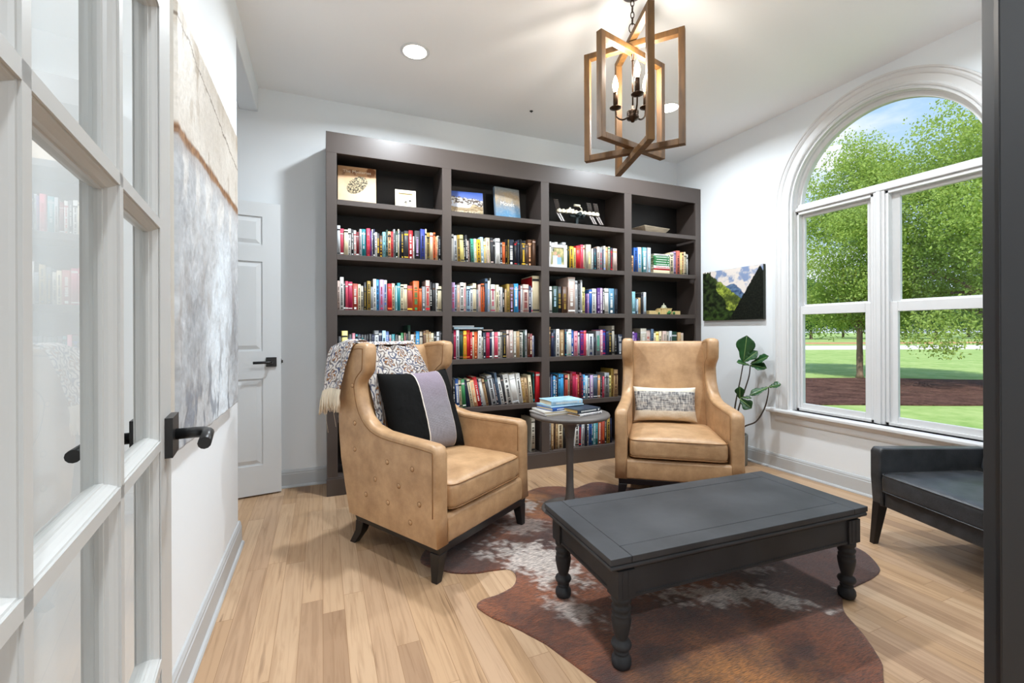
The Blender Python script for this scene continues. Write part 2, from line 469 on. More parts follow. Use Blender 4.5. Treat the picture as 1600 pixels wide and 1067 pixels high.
b = MB(); b.box(x + 0.036, x + 0.12, YC - 0.034, YC + 0.034, ZS, 2.094); b.box(x + 0.026, x + 0.12, YC - 0.014, YC + 0.014, ZS, 2.094)
b.build('mullion', M_trim, win, bevel=0.003)
def half_ring(b, r0, r1, x0, x1, z0, seg=40):
    st = [math.pi * k / seg for k in range(seg + 1)]; vs = []; fs = []
    for a in st:
        for r, xx in ((r0, x0), (r1, x0), (r1, x1), (r0, x1)):
            zz = max(z0, ZA + r * math.sin(a)); vs.append((xx, YC + r * math.cos(a), zz))
    for i in range(seg):
        for j in range(4): fs.append((i * 4 + j, i * 4 + (j + 1) % 4, (i + 1) * 4 + (j + 1) % 4, (i + 1) * 4 + j))
    b.raw(vs, fs)
b = MB(); half_ring(b, 0.556, 0.5755, x + 0.062, x + 0.10, 2.150); b.build('arch_sash', M_trim, win)
def flat_glass(name, poly, xx, parent):
    b = MB(); b.raw([(xx, p[0], p[1]) for p in poly], [tuple(range(len(poly)))]); return b.build(name, M_pane, parent)
poly = [(YC + 0.568 * math.cos(math.pi * k / 40), max(2.148, ZA + 0.568 * math.sin(math.pi * k / 40))) for k in range(41)]
flat_glass('arch_glass', poly, x + 0.085, win)
for sy in (1, -1):
    ya, yb = (YC + 0.034, YC + 0.586) if sy > 0 else (YC - 0.586, YC - 0.034)
    ga, gb = (YC + 0.098, YC + 0.548) if sy > 0 else (YC - 0.548, YC - 0.098)
    # outer stops
    b = MB(); b.box(x + 0.045, x + 0.12, ya, ya + 0.02, ZS, 2.09); b.box(x + 0.045, x + 0.12, yb - 0.02, yb, ZS, 2.09)
    b.box(x + 0.045, x + 0.12, ya, yb, 2.07, 2.09); b.box(x + 0.045, x + 0.12, ya, yb, ZS, ZS + 0.02)
    b.build('stop', M_trim, win, bevel=0.002)
    for nm, xx, z0, z1, g0, g1 in (('upper_sash', x + 0.088, 1.30, 2.075, 1.352, 2.045), ('lower_sash', x + 0.060, ZS + 0.018, 1.338, 0.565, 1.272)):
        s_ = MB(); ya2, yb2 = ya + 0.018, yb - 0.018
        s_.box(xx, xx + 0.026, ya2, ga, z0, z1); s_.box(xx, xx + 0.026, gb, yb2, z0, z1)
        s_.box(xx, xx + 0.026, ga, gb, z0, g0); s_.box(xx, xx + 0.026, ga, gb, g1, z1)
        so = s_.build(nm, M_trim, win, bevel=0.003)
        flat_glass('glass', [(ga - 0.003, g0 - 0.003), (gb + 0.003, g0 - 0.003), (gb + 0.003, g1 + 0.003), (ga - 0.003, g1 + 0.003)], xx + 0.013, so)

# ------------------------------------------------------------------ doors
def lever(b, M, side=1, length=0.115):
    """square rosette with a round bent lever; M puts its origin on the door face, +y out of the face"""
    b.box(-0.033, 0.033, 0, 0.011, -0.033, 0.033, M=M)
    t = [(0, 0.008, 0), (0, 0.040, 0), (side * 0.004, 0.052, 0), (side * 0.016, 0.058, 0), (side * length, 0.060, 0)]
    b.tube([M @ Vector(p) for p in t], 0.0095, 12)
# six-panel door opened flat in the alcove
d2 = bpy.data.objects.new('door_2', None); C.objects.link(d2); struct(d2)
ang = math.atan2(3.61 - 3.565, -0.27 + 0.565)
d2.location = (-0.27, 3.612, 0.012); d2.rotation_euler = (0, 0, ang)
# local: x from -0.76 (hinge) to 0 (latch edge), visible face looks to -y
DW, DH, DT = 0.76, 2.045, 0.035
b = MB(); b.box(-DW, 0, 0.008, DT, 0, DH)
cols = [(-0.76, -0.645), (-0.43, -0.33), (-0.115, 0)]
rows = [(0, 0.205), (0.81, 1.005), (1.63, 1.745), (1.945, DH)]
for c0, c1 in cols: b.box(c0, c1, 0, 0.008, 0, DH)
for r0, r1 in rows:
    for c0, c1 in ((-0.645, -0.43), (-0.33, -0.115)): b.box(c0, c1, 0, 0.008, r0, r1)
for c0, c1 in ((-0.645, -0.43), (-0.33, -0.115)):
    for r0, r1 in ((0.205, 0.81), (1.005, 1.63), (1.745, 1.945)):
        i = 0.012; j = 0.038
        bot = [(c0 + i, 0.008, r0 + i), (c1 - i, 0.008, r0 + i), (c1 - i, 0.008, r1 - i), (c0 + i, 0.008, r1 - i)]
        top = [(c0 + j, 0.0005, r0 + j), (c1 - j, 0.0005, r0 + j), (c1 - j, 0.0005, r1 - j), (c0 + j, 0.0005, r1 - j)]
        b.hexa(bot, top)
b.build('leaf', M_door, d2)
M = Matrix.Translation((-0.062, 0, 0.925)) @ Matrix.Rotation(math.pi, 4, 'Z')
b = MB(); lever(b, M, 1); b.build('door_handle', M_black, d2)
b = MB(); b.box(-0.001, 0.004, 0.012, 0.026, 0.905, 0.945); b.box(0.003, 0.013, 0.014, 0.024, 0.915, 0.935); b.build('latch', M_black, d2)

# french door leaf in the foreground, opened into the room
FL = Vector((-0.2465, 0.9703, 0)); fvp = Vector((0.3837 - 0.5165, 0.9234 + 0.2175, 0)).normalized()
FLH = 2.30
def french(name, origin, dirv, panes, matp, width, face=1):
    """dirv: from the latch edge to the hinge, along the leaf; visible face at +n*0"""
    o = bpy.data.objects.new(name, None); C.objects.link(o); struct(o)
    o.location = origin; o.rotation_euler = (0, 0, math.atan2(dirv[1], dirv[0]))
    return o
fd = french('door_1', (FL.x, FL.y, 0.012), (-fvp.x, -fvp.y), None, None, 0.93)
# local: +x runs from latch edge to hinge; visible (room) face at y=0, leaf goes to y=-T
T_ = 0.034
def glazed(parent, matp, stile, pw, mun, ncol, zr, side, hinge_extra=0.0):
    """zr: list of muntin centre heights incl. bottom rail top and top rail bottom"""
    xs = []; x0 = stile
    for c in range(ncol):
        xs.append((x0, x0 + pw)); x0 += pw + mun
    width = x0 - mun + stile
    y0, y1 = (-T_, 0.0)
    b = MB()
    b.box(0, stile, y0, y1, 0, FLH); b.box(width - stile, width, y0, y1, 0, FLH)
    b.box(stile, width - stile, y0, y1, 0, zr[0]); b.box(stile, width - stile, y0, y1, zr[-1], FLH)
    b.build('stile_and_rail', matp, parent, bevel=0.0015)
    # muntins with an ogee-like profile on both faces: centred on the glass plane
    yc = (y0 + y1) / 2
    def muntin_prof(wd):
        h = wd / 2
        return [(h, 0.0), (h, -0.003), (h + 0.002, -0.0035), (h + 0.0035, -0.007), (h + 0.0065, -0.012), (h + 0.0072, -0.0165), (h + 0.009, -0.0175), (h + 0.009, -0.0265),
                (h + 0.0072, -0.0275), (h + 0.0065, -0.032), (h + 0.0035, -0.037), (h + 0.002, -0.0405), (h, -0.041), (h, -0.044)]
    P = [(a, y * T_ / 0.044) for a, y in muntin_prof(mun)]
    vert = []
    for i in range(ncol - 1): vert.append(xs[i][1] + mun / 2)
    full = [(+a, y) for a, y in P] + [(-a, y) for a, y in P[::-1]]
    b = MB()
    for cx in vert: b.prism([(cx + a, y) for a, y in full], zr[0], zr[-1], 'z')
    for z in zr[1:-1]: b.prism([(y, z + a) for a, y in full], stile, width - stile, 'x')
    # sticking round the outside of the glazed area
    hp = [(a - mun / 2, y) for a, y in P]
    b.prism([(stile + a, y) for a, y in hp] + [(stile - 0.001, -T_), (stile - 0.001, 0)], zr[0], zr[-1], 'z')
    b.prism([(width - stile - a, y) for a, y in hp] + [(width - stile + 0.001, -T_), (width - stile + 0.001, 0)], zr[0], zr[-1], 'z')
    b.prism([(y, zr[0] + a) for a, y in hp] + [(-T_, zr[0] - 0.001), (0, zr[0] - 0.001)], stile, width - stile, 'x')
    b.prism([(y, zr[-1] - a) for a, y in hp] + [(-T_, zr[-1] + 0.001), (0, zr[-1] + 0.001)], stile, width - stile, 'x')
    b.build('muntin_grid', matp, parent)
    for c0, c1 in xs:
        for r in range(len(zr) - 1):
            g = MB(); g.raw([(c0, yc, zr[r]), (c1, yc, zr[r]), (c1, yc, zr[r + 1]), (c0, yc, zr[r + 1])], [(0, 1, 2, 3)]); g.build('glass_pane', M_pane_d, parent)
    return width
ZR = [0.27, 0.614, 0.958, 1.310, 1.660, 2.02]
glazed(fd, M_french, 0.098, 0.2265, 0.0145, 3, ZR, 1)
b = MB()
Mh = Matrix.Translation((0.034, 0, 0.963))
lever(b, Mh, 1, 0.10); b.build('door_handle', M_black, fd)
b = MB(); Mh2 = Matrix.Translation((0.034, -T_, 0.963)) @ Matrix.Rotation(math.pi, 4, 'Z')
lever(b, Mh2, -1, 0.10); b.build('door_handle', M_black, fd)
# dark leaf at the right edge of the doorway
dd = bpy.data.objects.new('door_3', None); C.objects.link(dd); struct(dd)
P1 = Vector((1.11, 0.40, 0)); dv = Vector((0.8, -0.6, 0))
dd.location = (P1.x, P1.y, 0.012); dd.rotation_euler = (0, 0, math.atan2(dv.y, dv.x))
b = MB(); b.box(0, 0.105, 0, 0.042, 0, FLH); b.box(0.80, 0.90, 0, 0.042, 0, FLH); b.box(0.105, 0.80, 0, 0.042, 0, 0.23); b.box(0.105, 0.80, 0, 0.042, 2.15, FLH)
b.build('stile_and_rail', M_dark, dd, bevel=0.002)
b = MB(); b.box(0.105, 0.80, 0.019, 0.023, 0.23, 2.15); b.build('panel', M_dark, dd)
b = MB()
for z in (0.62, 1.0, 1.38, 1.76): b.box(0.105, 0.80, 0.006, 0.036, z - 0.011, z + 0.011)
for q in (0.33, 0.56): b.box(q - 0.011, q + 0.011, 0.006, 0.036, 0.23, 2.15)
b.build('muntin_grid', M_dark, dd)
b = MB(); b.box(-0.0015, 0.0, 0.0, 0.010, 0.0, FLH); b.build('edge_strip', M_black, dd)

# ------------------------------------------------------------------ bookcase
SH = [2.081, 1.694, 1.303, 0.928, 0.546, 0.128]       # top faces of the shelves
BAYS = [(0.100, 0.855), (0.927, 1.702), (1.777, 2.552), (2.633, 3.405)]
BY0, BY1, BTOP = 3.395, 3.715, 2.55
bc = thing('bookcase', 'tall dark grey-brown built-in bookcase of four bays along the back wall', 'bookcase', (0.03, BY0, 0))
ox, oy = 0.03, BY0
def bx(b, x0, x1, y0, y1, z0, z1): b.box(x0 - ox, x1 - ox, y0 - oy, y1 - oy, z0, z1)
for x0, x1 in ((0.03, 0.055), (3.452, 3.472)):
    b = MB(); bx(b, x0, x1, BY0 + 0.02, BY1, 0.0, BTOP); b.build('side_panel', M_case, bc, bevel=0.001)
for x0, x1 in ((0.855, 0.927), (1.702, 1.777), (2.552, 2.633)):
    b = MB(); bx(b, x0 + 0.004, x1 - 0.004, BY0 + 0.02, BY1 - 0.01, 0.128, BTOP - 0.03); b.build('divider', M_case, bc)
for x0, x1 in ((0.03, 0.100), (0.855, 0.927), (1.702, 1.777), (2.552, 2.633), (3.405, 3.472)):
    b = MB(); bx(b, x0, x1, BY0, BY0 + 0.0199, 0.128, 2.405); b.build('face_stile', M_case, bc, bevel=0.0012)
b = MB(); bx(b, 0.03, 3.472, BY0, BY0 + 0.0199, 2.405, BTOP); b.build('top_rail', M_case, bc, bevel=0.0012)
b = MB(); bx(b, 0.055, 3.452, BY0 + 0.02, BY1 - 0.01, 2.43, 2.455); b.build('top_panel', M_case, bc)
b = MB(); bx(b, 0.055, 3.452, BY1 - 0.0099, BY1, 0.0, BTOP); b.build('back_panel', mat('black_brown_back_panel_shade', '1d1a19', 0.5), bc)  # back panel coloured darker to paint in the shade between the shelves
b = MB(); bx(b, 0.026, 3.472, BY0 - 0.008, BY0 + 0.0199, 0, 0.118); bx(b, 0.03, 3.472, BY0 - 0.001, BY0 + 0.0199, 0.118, 0.1279); b.build('base_board', M_case, bc, bevel=0.0015)
for i, z in enumerate(SH):
    for j, (x0, x1) in enumerate(BAYS):
        b = MB(); bx(b, x0 + 0.0002 - 0.003 * (0), x1 - 0.0002, BY0 + 0.001, BY1 - 0.0101, z - 0.037, z); b.build('shelf', M_case, bc, bevel=0.0012)

# ------------------------------------------------------------------ books on the shelves
COL = {'k': ('17181a', 'black'), 'K': ('38383b', 'dark grey'), 'g': ('86888c', 'grey'), 'w': ('e6e6e2', 'white'), 'c': ('dccfae', 'cream'),
       't': ('b4946a', 'tan'), 'b': ('2458a4', 'blue'), 'n': ('1b2546', 'navy'), 'l': ('a9cade', 'pale blue'), 's': ('3593cc', 'sky blue'),
       'T': ('23808a', 'teal'), 'r': ('c21e28', 'red'), 'p': ('df92a2', 'pink'), 'm': ('a91e48', 'crimson'), 'o': ('d5602c', 'orange'),
       'y': ('ddb02c', 'yellow'), 'Y': ('e2d587', 'pale yellow'), 'G': ('35804c', 'green'), 'D': ('1d3a2e', 'dark green'), 'v': ('552a7c', 'purple'),
       'V': ('b49ac4', 'lilac'), 'B': ('573a26', 'brown'), 'R': ('6e1820', 'maroon'), 'S': ('c0c4c8', 'silver'), 'O': ('9c8036', 'gold'),
       'P': ('cf4860', 'rose'), 'a': ('86bfc8', 'aqua'), 'h': ('eab07e', 'peach'), 'q': ('c6aea4', 'beige'), 'e': ('a8483a', 'rust'),
       'f': ('aca698', 'putty'), 'u': ('38469a', 'indigo'), 'x': ('7894d0', 'light blue'), 'j': ('4aa288', 'sea green'), 'z': ('2a3240', 'slate'),
       'i': ('54687e', 'slate blue'), 'A': ('5a88a4', 'steel blue'), 'E': ('c86a5c', 'salmon')}
def book_mat(k):
    h, nme = COL[k]
    return mat(nme.replace(' ', '_') + '_book_cover', h, 0.45, spec=0.4)
M_page = mat('book_pages', 'd8ccb0', 0.8, bump=0.4, bscale=40, stretch=(40, 40, 1))
BOOKS={
 (1, 2):'1025 205 213 0 Sk;1235 235 192 0 Pw;1475 275 185 0 ck;1755 185 194 0 wk;1945 185 190 0 Kw;2135 155 185 0 wr;2295 195 175 0 Rw;2530 150 198 0 Sk;2685 265 200 0 TS;3020 260 210 0 Pr;3285 95 193 0 vm*;3385 105 205 0 Sk*;3495 95 206 0 nw*;3595 155 183 0 wR;3755 175 179 0 Ky;3935 205 162 0 By;4150 240 193 0 ak;4395 135 208 0 Dg;4535 215 199 0 hk;4755 155 198 0 rk;4915 155 218 0 gk;5075 185 203 0 Dw;5265 85 221 0 cb*;5370 100 213 0 nk*;5475 215 204 0 ky;5710 320 212 0 Ky;6060 300 220 0 rw;6365 95 175 0 wk*;6490 440 221 0 KV;6935 345 236 0 uk;7285 115 238 0 ck;7405 245 212 0 Ok;7680 250 217 0 cr;7935 165 218 0 ok;8105 125 186 0 hr*;8235 165 196 0 ck;8315 225 192 0 kg',
 (1, 3):'1025 155 209 0 qk;1200 240 236 0 wk;1445 115 203 0 Kw;1565 175 209 0 Pw;1745 285 205 0 mw;2035 365 193 0 ew;2405 195 189 0 ck;2605 175 179 0 fk;2810 180 206 0 kO;3050 240 216 0 Ok;3295 165 174 0 gS;3470 220 232 0 wk;3695 185 229 0 sn;3900 320 229 0 Vm;4225 235 228 0 Sb;4490 310 202 0 ro;4805 215 206 0 ck;5040 140 188 0 aw;5190 240 210 0 Tw;5435 235 200 0 ck;5675 265 201 0 ck;5945 375 192 0 ey;6370 450 230 0 oG;6825 195 173 0 oB;7050 250 189 0 gS;7330 310 238 0 qr;7645 215 227 0 kw;7865 245 217 0 KB;8115 225 218 0 wk;8250 290 195 0 ck',
 (1, 4):'1050 230 189 0 kS*;1300 400 228 0 Yk;1720 280 204 0 kb;2020 190 211 0 pr*;2230 150 203 0 Tk*;2385 215 203 0 ng*;2605 195 200 0 kT*;2805 195 200 0 Kg*;3005 145 203 0 kv*;3155 195 205 0 kS*;3355 195 203 0 nk*;3560 300 229 0 Sk;3865 225 229 0 nw;4095 265 229 0 lk;4365 215 223 0 xw*;4590 170 197 0 gp*;4780 230 202 0 Tw*;5020 240 199 0 kg*;5270 170 192 0 fw*;5450 210 212 0 Gw*;5665 165 212 0 Bp*;5835 125 207 0 Kw*;5970 200 269 0 Df;6190 220 198 0 wk*;6440 130 217 0 Bc*;6575 275 223 0 sw;6855 235 221 0 fk;7120 200 225 0 Bt*;7325 245 231 0 tc;7575 155 219 0 tw*;7735 195 209 0 ck*;7960 190 216 0 kS*;8155 225 219 0 Sk*;8310 230 222 0 kg*',
 (2, 2):'9380 160 217 0 wk;9630 240 209 -8 Sk;9875 225 213 -7 Ok;10120 280 215 -12 Yk;10420 140 207 -10 kw;10565 145 218 -10 Kw;10720 120 174 -8 qk*;10900 80 190 -8 Kk*;10985 265 193 -9 jk;11255 205 195 -6 wY;11465 325 190 -6 yk;11795 275 212 -8 lw;12075 195 180 -6 cy;12275 335 211 -6 cq;12660 230 213 -5 Kq;12900 170 186 -4 Kw;13080 360 212 -3 wk;13460 160 185 0 KS*;13625 255 184 0 oh;13920 240 211 0 kO;14165 75 210 0 Ok*;14245 455 212 0 zw;14705 185 199 0 kr;14910 110 208 0 nr*;15025 185 214 0 zT;15240 120 218 0 kB*;15365 345 210 0 ky;15715 245 187 0 Bf;15990 360 225 0 Bh;16380 280 225 0 Bq',
 (2, 3):'9360 270 230 0 Vm;9635 145 210 0 lk;9785 235 211 0 qh;10070 250 231 0 wk;10325 215 230 0 qp;10600 290 204 0 ln;10895 215 208 0 Sk;11115 275 230 0 ck;11410 160 181 0 gK*;11580 210 222 0 qp;11795 255 230 0 oB;12055 85 199 0 Ro*;12150 210 273 0 ik;12365 175 254 0 Sx;12550 80 277 0 fk*;12635 395 226 0 wm;13060 260 224 0 ck;13325 155 209 0 wk;13485 165 207 0 Sq;13670 180 198 0 kw;13855 125 193 0 tw*;14010 240 234 0 Ok;14280 350 235 0 BV;14660 380 239 0 sw;15045 235 227 0 Rn;15290 180 223 0 Sq;15475 525 237 0 qR;16005 245 226 0 nS;16255 105 211 0 Sm*;16365 135 303 0 rk;16370 640 312 0 ck',
 (2, 4):'9350 170 229 0 Kk;9525 195 229 0 mp;9725 235 231 0 Sk;9990 290 224 0 DB;10320 260 226 0 yo;10590 290 231 0 ro;10885 165 214 0 rw;11055 165 219 0 ck;11230 270 217 0 oh;11530 280 226 0 wk;11815 125 175 0 fk*;11945 255 211 0 zS;12205 295 211 0 mr;12510 220 209 0 nw;12735 175 216 0 wS;12940 280 213 0 Pw;13225 245 216 0 wk;13475 175 213 0 fK;13660 310 218 0 kO;13975 205 230 0 qk;14240 350 230 0 qw;14610 250 220 0 fw;14865 315 220 0 tf;15185 185 212 0 fk;15375 105 210 0 wk*;15490 170 222 0 DK;15665 195 232 0 Sk;15900 170 202 0 BR;16090 250 199 0 Rc;16345 115 182 0 Sb*;16465 135 176 0 nk*',
 (2, 5):'9460 190 228 -7 kw;9730 270 229 -11 bw;10005 215 218 -13 ck;10240 270 224 -16 Gw;10590 290 216 -27 nk;10930 260 220 -39 ck;11200 300 211 -38 hc;11510 310 234 -45 rw;11825 135 216 -41 nS;11970 260 218 -44 wq;12240 190 217 -43 tB;12480 230 228 -47 KG;12720 420 241 -48 Sk;13145 165 218 -44 zq;13320 210 263 -46 ik;13560 280 220 -42 wk;13850 200 241 -42 Kq;14060 480 245 -43 wk;14545 545 243 -40 wS;15095 375 248 -32 wk;15475 275 211 -25 tO;15760 260 212 -23 tB;16110 290 231 -23 ck;16440 140 252 -4 DT;16640 370 255 0 rw',
 (3, 2):'18000 150 221 0 wk;18220 250 216 0 wk;18540 280 223 0 wk;19250 340 224 0 Sk;19600 130 201 0 ck*;19880 120 192 0 DO*;20005 395 196 0 yk;20420 210 185 0 Yk;20635 465 205 0 ro;21105 285 219 0 Pq;21395 185 214 0 cr;21610 260 223 0 fw;21875 305 225 0 cY;22260 170 190 0 wT*;22435 245 194 0 zT;22690 90 188 0 kk*;22800 300 213 0 qK;23110 290 208 0 gm;23410 140 189 0 nk*;23555 185 224 0 wx;23745 275 217 0 tr;24025 225 221 0 fG;24255 225 211 0 zr;24490 430 206 0 qh',
 (3, 3):'17960 240 228 0 wK;18230 550 232 0 Dl;18800 420 231 0 kO;19230 510 231 0 BO;19790 700 316 0 qw;20500 250 289 0 Sg;20880 210 290 0 Kg;21095 155 296 0 Sw;21260 280 231 0 Yk;21610 160 177 0 vk*;21775 145 177 0 Vm*;21960 300 215 0 bw;22265 345 223 0 wk;22615 135 224 0 wS*;22820 290 231 0 vV;23120 250 232 0 Vw;23390 200 217 0 Kw;23595 435 230 0 wk;24060 590 231 0 Aw;24660 300 228 0 zk',
 (3, 4):'17960 160 257 0 tk;18125 265 206 0 nr;18395 195 231 0 iK;18595 315 237 0 wk;19010 450 230 0 tc;19470 160 233 0 nT;19635 165 215 0 wT;19805 315 235 0 wG;20130 260 228 0 bw;20420 390 219 0 pm;20830 190 207 0 Sk;21025 335 223 0 vm;21365 265 223 0 Po;21635 205 196 0 wS;21860 530 195 0 Sn;22400 240 165 0 zk;22670 450 220 0 gj;23130 250 229 0 pw;23410 330 234 0 um;23745 215 215 0 nk;23965 405 222 0 kO;24380 270 267 0 fk;24660 280 187 0 kg;25050 460 187 0 zS',
 (3, 5):'17950 100 228 0 kw*;18055 215 232 0 nx;18275 225 216 0 sw;18505 165 204 0 nw;18675 155 221 0 kn;18840 210 231 0 sk;19055 295 228 0 sb;19450 280 220 0 ek;19760 200 225 0 ck;19990 210 238 0 Rk;20205 385 241 0 mr;20595 145 220 0 Pw*;20745 165 217 0 eh;20915 195 234 0 Rk;21115 175 220 0 nP;21295 175 215 0 sw;21480 310 204 0 lw;21795 205 212 0 nw;22010 320 207 0 Vw;22360 460 210 0 iw;22900 240 203 0 hw;23170 190 191 0 Kg;23365 155 190 0 Pg*;23530 500 223 0 gK;24040 240 196 0 Yk;24310 260 256 0 OB;24590 420 247 0 tB',
 (3, 6):'17880 170 264 0 gS*;18060 250 262 0 tc;18315 215 254 0 Bk;18590 220 236 0 tk;18820 460 235 0 cB;19290 250 191 0 kk*;20500 380 230 5 wk;20890 220 230 5 nr;21120 270 231 5 Sn;21420 250 235 4 kn;21680 190 233 4 wk*;21880 310 237 3 bk;22195 175 235 3 Tw*;22390 190 233 3 aw*;22590 240 231 3 Ta;22890 300 234 4 ow;23200 300 232 3 eo;23510 260 230 2 Kf;23790 290 227 1 Ok;24100 280 225 0 nk',
 (2, 6):'16210 330 282 0 fk',
 (4, 2):'26580 240 154 0 hk*;26840 490 231 0 bn;27350 410 238 0 ws;27770 110 236 0 Tk*;27890 430 240 0 aw;28330 80 235 0 bk*;28415 385 241 0 Sl;31160 470 213 0 ck;31640 270 225 0 VK;31930 440 235 0 Ek;32400 320 221 0 Yc;32730 170 227 0 hk*;32910 180 228 0 ck*;33100 140 210 0 fk*;33250 200 207 0 wk*',
 (4, 3):'26640 350 210 0 al;27000 190 145 0 il*;27200 200 143 0 lw*;27420 280 157 0 tc;27720 250 201 0 Kn;27990 320 209 0 Sl',
 (4, 4):'26680 200 210 0 Vv*;26890 390 202 0 vV;27310 250 199 0 kv*;27580 690 242 0 fw;28320 500 224 0 qE;28830 300 237 0 ik;29150 230 198 0 cR*;29410 360 209 0 Yy;29800 300 216 5 ck*;30160 450 216 5 qf;30650 310 208 7 fk*;30980 310 216 5 Sk*;31320 670 210 3 DS;32130 380 202 -4 tf;32530 360 197 0 qc*',
}

ORD = ['first', 'second', 'third', 'fourth', 'fifth', 'sixth', 'seventh', 'eighth', 'ninth', 'tenth', 'eleventh', 'twelfth', 'thirteenth', 'fourteenth',
       'fifteenth', 'sixteenth', 'seventeenth', 'eighteenth', 'nineteenth', 'twentieth'] + ['twenty-' + q for q in
       ('first', 'second', 'third', 'fourth', 'fifth', 'sixth', 'seventh', 'eighth', 'ninth')] + ['thirtieth'] + ['thirty-' + q for q in
       ('first', 'second', 'third', 'fourth', 'fifth', 'sixth', 'seventh', 'eighth', 'ninth')]
SHN = {1: 'top', 2: 'second', 3: 'third', 4: 'fourth', 5: 'fifth', 6: 'bottom'}
BAYN = {1: 'leftmost', 2: 'second', 3: 'third', 4: 'rightmost'}
def book_shape(b, w, h, d, ci, ai, rnd, off=(0, 0, 0), ang=0.0):
    """upright book: spine at y=0 looking to -y, x 0..w, z 0..h; material slots ci cover, ai lettering, 2 pages"""
    M = Matrix.Translation(off) @ Matrix.Rotation(ang, 4, 'Y')
    tc = min(0.0022, w * 0.14)
    b.box(0, tc, 0.001, d, 0, h, ci, M); b.box(w - tc, w, 0.001, d, 0, h, ci, M)
    # slightly rounded spine
    cx = [(0, 0.0012), (w * 0.25, 0.0), (w * 0.75, 0.0), (w, 0.0012), (w, 0.0035), (0, 0.0035)]
    b.prism(cx, 0, h, 'z', ci, True, M=M)
    b.box(tc, w - tc, 0.0035, d - 0.003, 0.001, h - (0.0035 if w > 0.018 else 0.0008), 2, M)
    if ai is None: return
    style = rnd.random(); e = -0.0006
    if style < 0.72:       # title set along the spine
        z = h * rnd.uniform(0.12, 0.25); zt = h * rnd.uniform(0.72, 0.9); ww = w * rnd.uniform(0.28, 0.52)
        while z < zt:
            l = rnd.uniform(0.005, 0.011)
            if rnd.random() < 0.83: b.box(w / 2 - ww / 2, w / 2 + ww / 2, e, 0.0005, z, z + l * 0.72, ai, M)
            z += l
    if style > 0.5:        # bands
        zb = h * rnd.uniform(0.78, 0.9); b.box(w * 0.03, w * 0.97, e * 0.7, 0.001, zb, zb + h * rnd.uniform(0.02, 0.07), ai, M)
        if rnd.random() < 0.6: b.box(w * 0.03, w * 0.97, e * 0.7, 0.001, h * 0.05, h * rnd.uniform(0.07, 0.11), ai, M)
    if 0.2 < style < 0.6: b.box(w * 0.3, w * 0.7, e, 0.0005, h * 0.04, h * 0.04 + w * 0.4, ai, M)
rnd = random.Random(11)
rest = MB(); rest_m = [M_page]; rest_idx = {}
def rest_slot(m):
    if m.name not in rest_idx: rest_idx[m.name] = len(rest_m); rest_m.append(m)
    return rest_idx[m.name]
for (bay, row), s_ in BOOKS.items():
    hs = [int(q.split()[2]) for q in s_.split(';')]
    prev_lean_end = None
    for i, q in enumerate(s_.split(';')):
        x0, w, h, ln, cc = q.split(); star = cc.endswith('*')
        x0 = int(x0) / 1e4; w = int(w) / 1e4; h = int(h) / 1e3; ln = int(ln) / 1e3
        h = max(0.12, min(h, 0.345)); d = rnd.uniform(0.13, 0.185) if h < 0.26 else rnd.uniform(0.2, 0.235)
        a = math.atan2(ln, h)
        y = 3.433 + rnd.uniform(-0.006, 0.010); z = SH[row - 1] + 0.0003
        c, ac = cc[0], cc[1]
        wuse = w * math.cos(a)
        off = (x0, y, z + wuse * math.sin(max(0.0, a)))     # the book rests on its lower edge
        hh = h / math.cos(a) - 0.001
        if star:
            k = [rest_slot(book_mat(c)), rest_slot(book_mat(ac))]
            t_ = MB(); book_shape(t_, wuse, hh, d, 0, 1, rnd)
            Mx = Matrix.Translation(off) @ Matrix.Rotation(a, 4, 'Y')
            k0 = len(rest.v); rest.v += [tuple(Mx @ Vector(p)) for p in t_.v]
            for f, mi, sm in zip(t_.f, t_.mi, t_.sm):
                rest.f.append([v + k0 for v in f]); rest.mi.append(0 if mi == 2 else k[mi]); rest.sm.append(sm)
            continue
        b = MB(); book_shape(b, wuse, hh, d, 0, 1, rnd)
        o = b.build('book', [book_mat(c), book_mat(ac), M_page], loc=off, rot=(0, a, 0))
        ha = sum(hs) / len(hs) / 1e3
        size = 'thick ' if w > 0.036 else ('thin ' if w < 0.014 else '')
        if not size: size = 'tall ' if h > ha * 1.12 else ('short ' if h < ha * 0.88 else '')
        lab = f"{size}{COL[c][1]} book, {ORD[i]} from left on {SHN[row]} shelf of {BAYN[bay]} bookcase bay"
        tag(o, lab, 'book', f"books standing on the {SHN[row]} shelf of the {BAYN[bay]} bay")
if rest.v:
    tag(rest.build('small_books', rest_m), 'small and half-hidden books filling in between the larger ones on the bookcase shelves', 'books', kind='stuff')

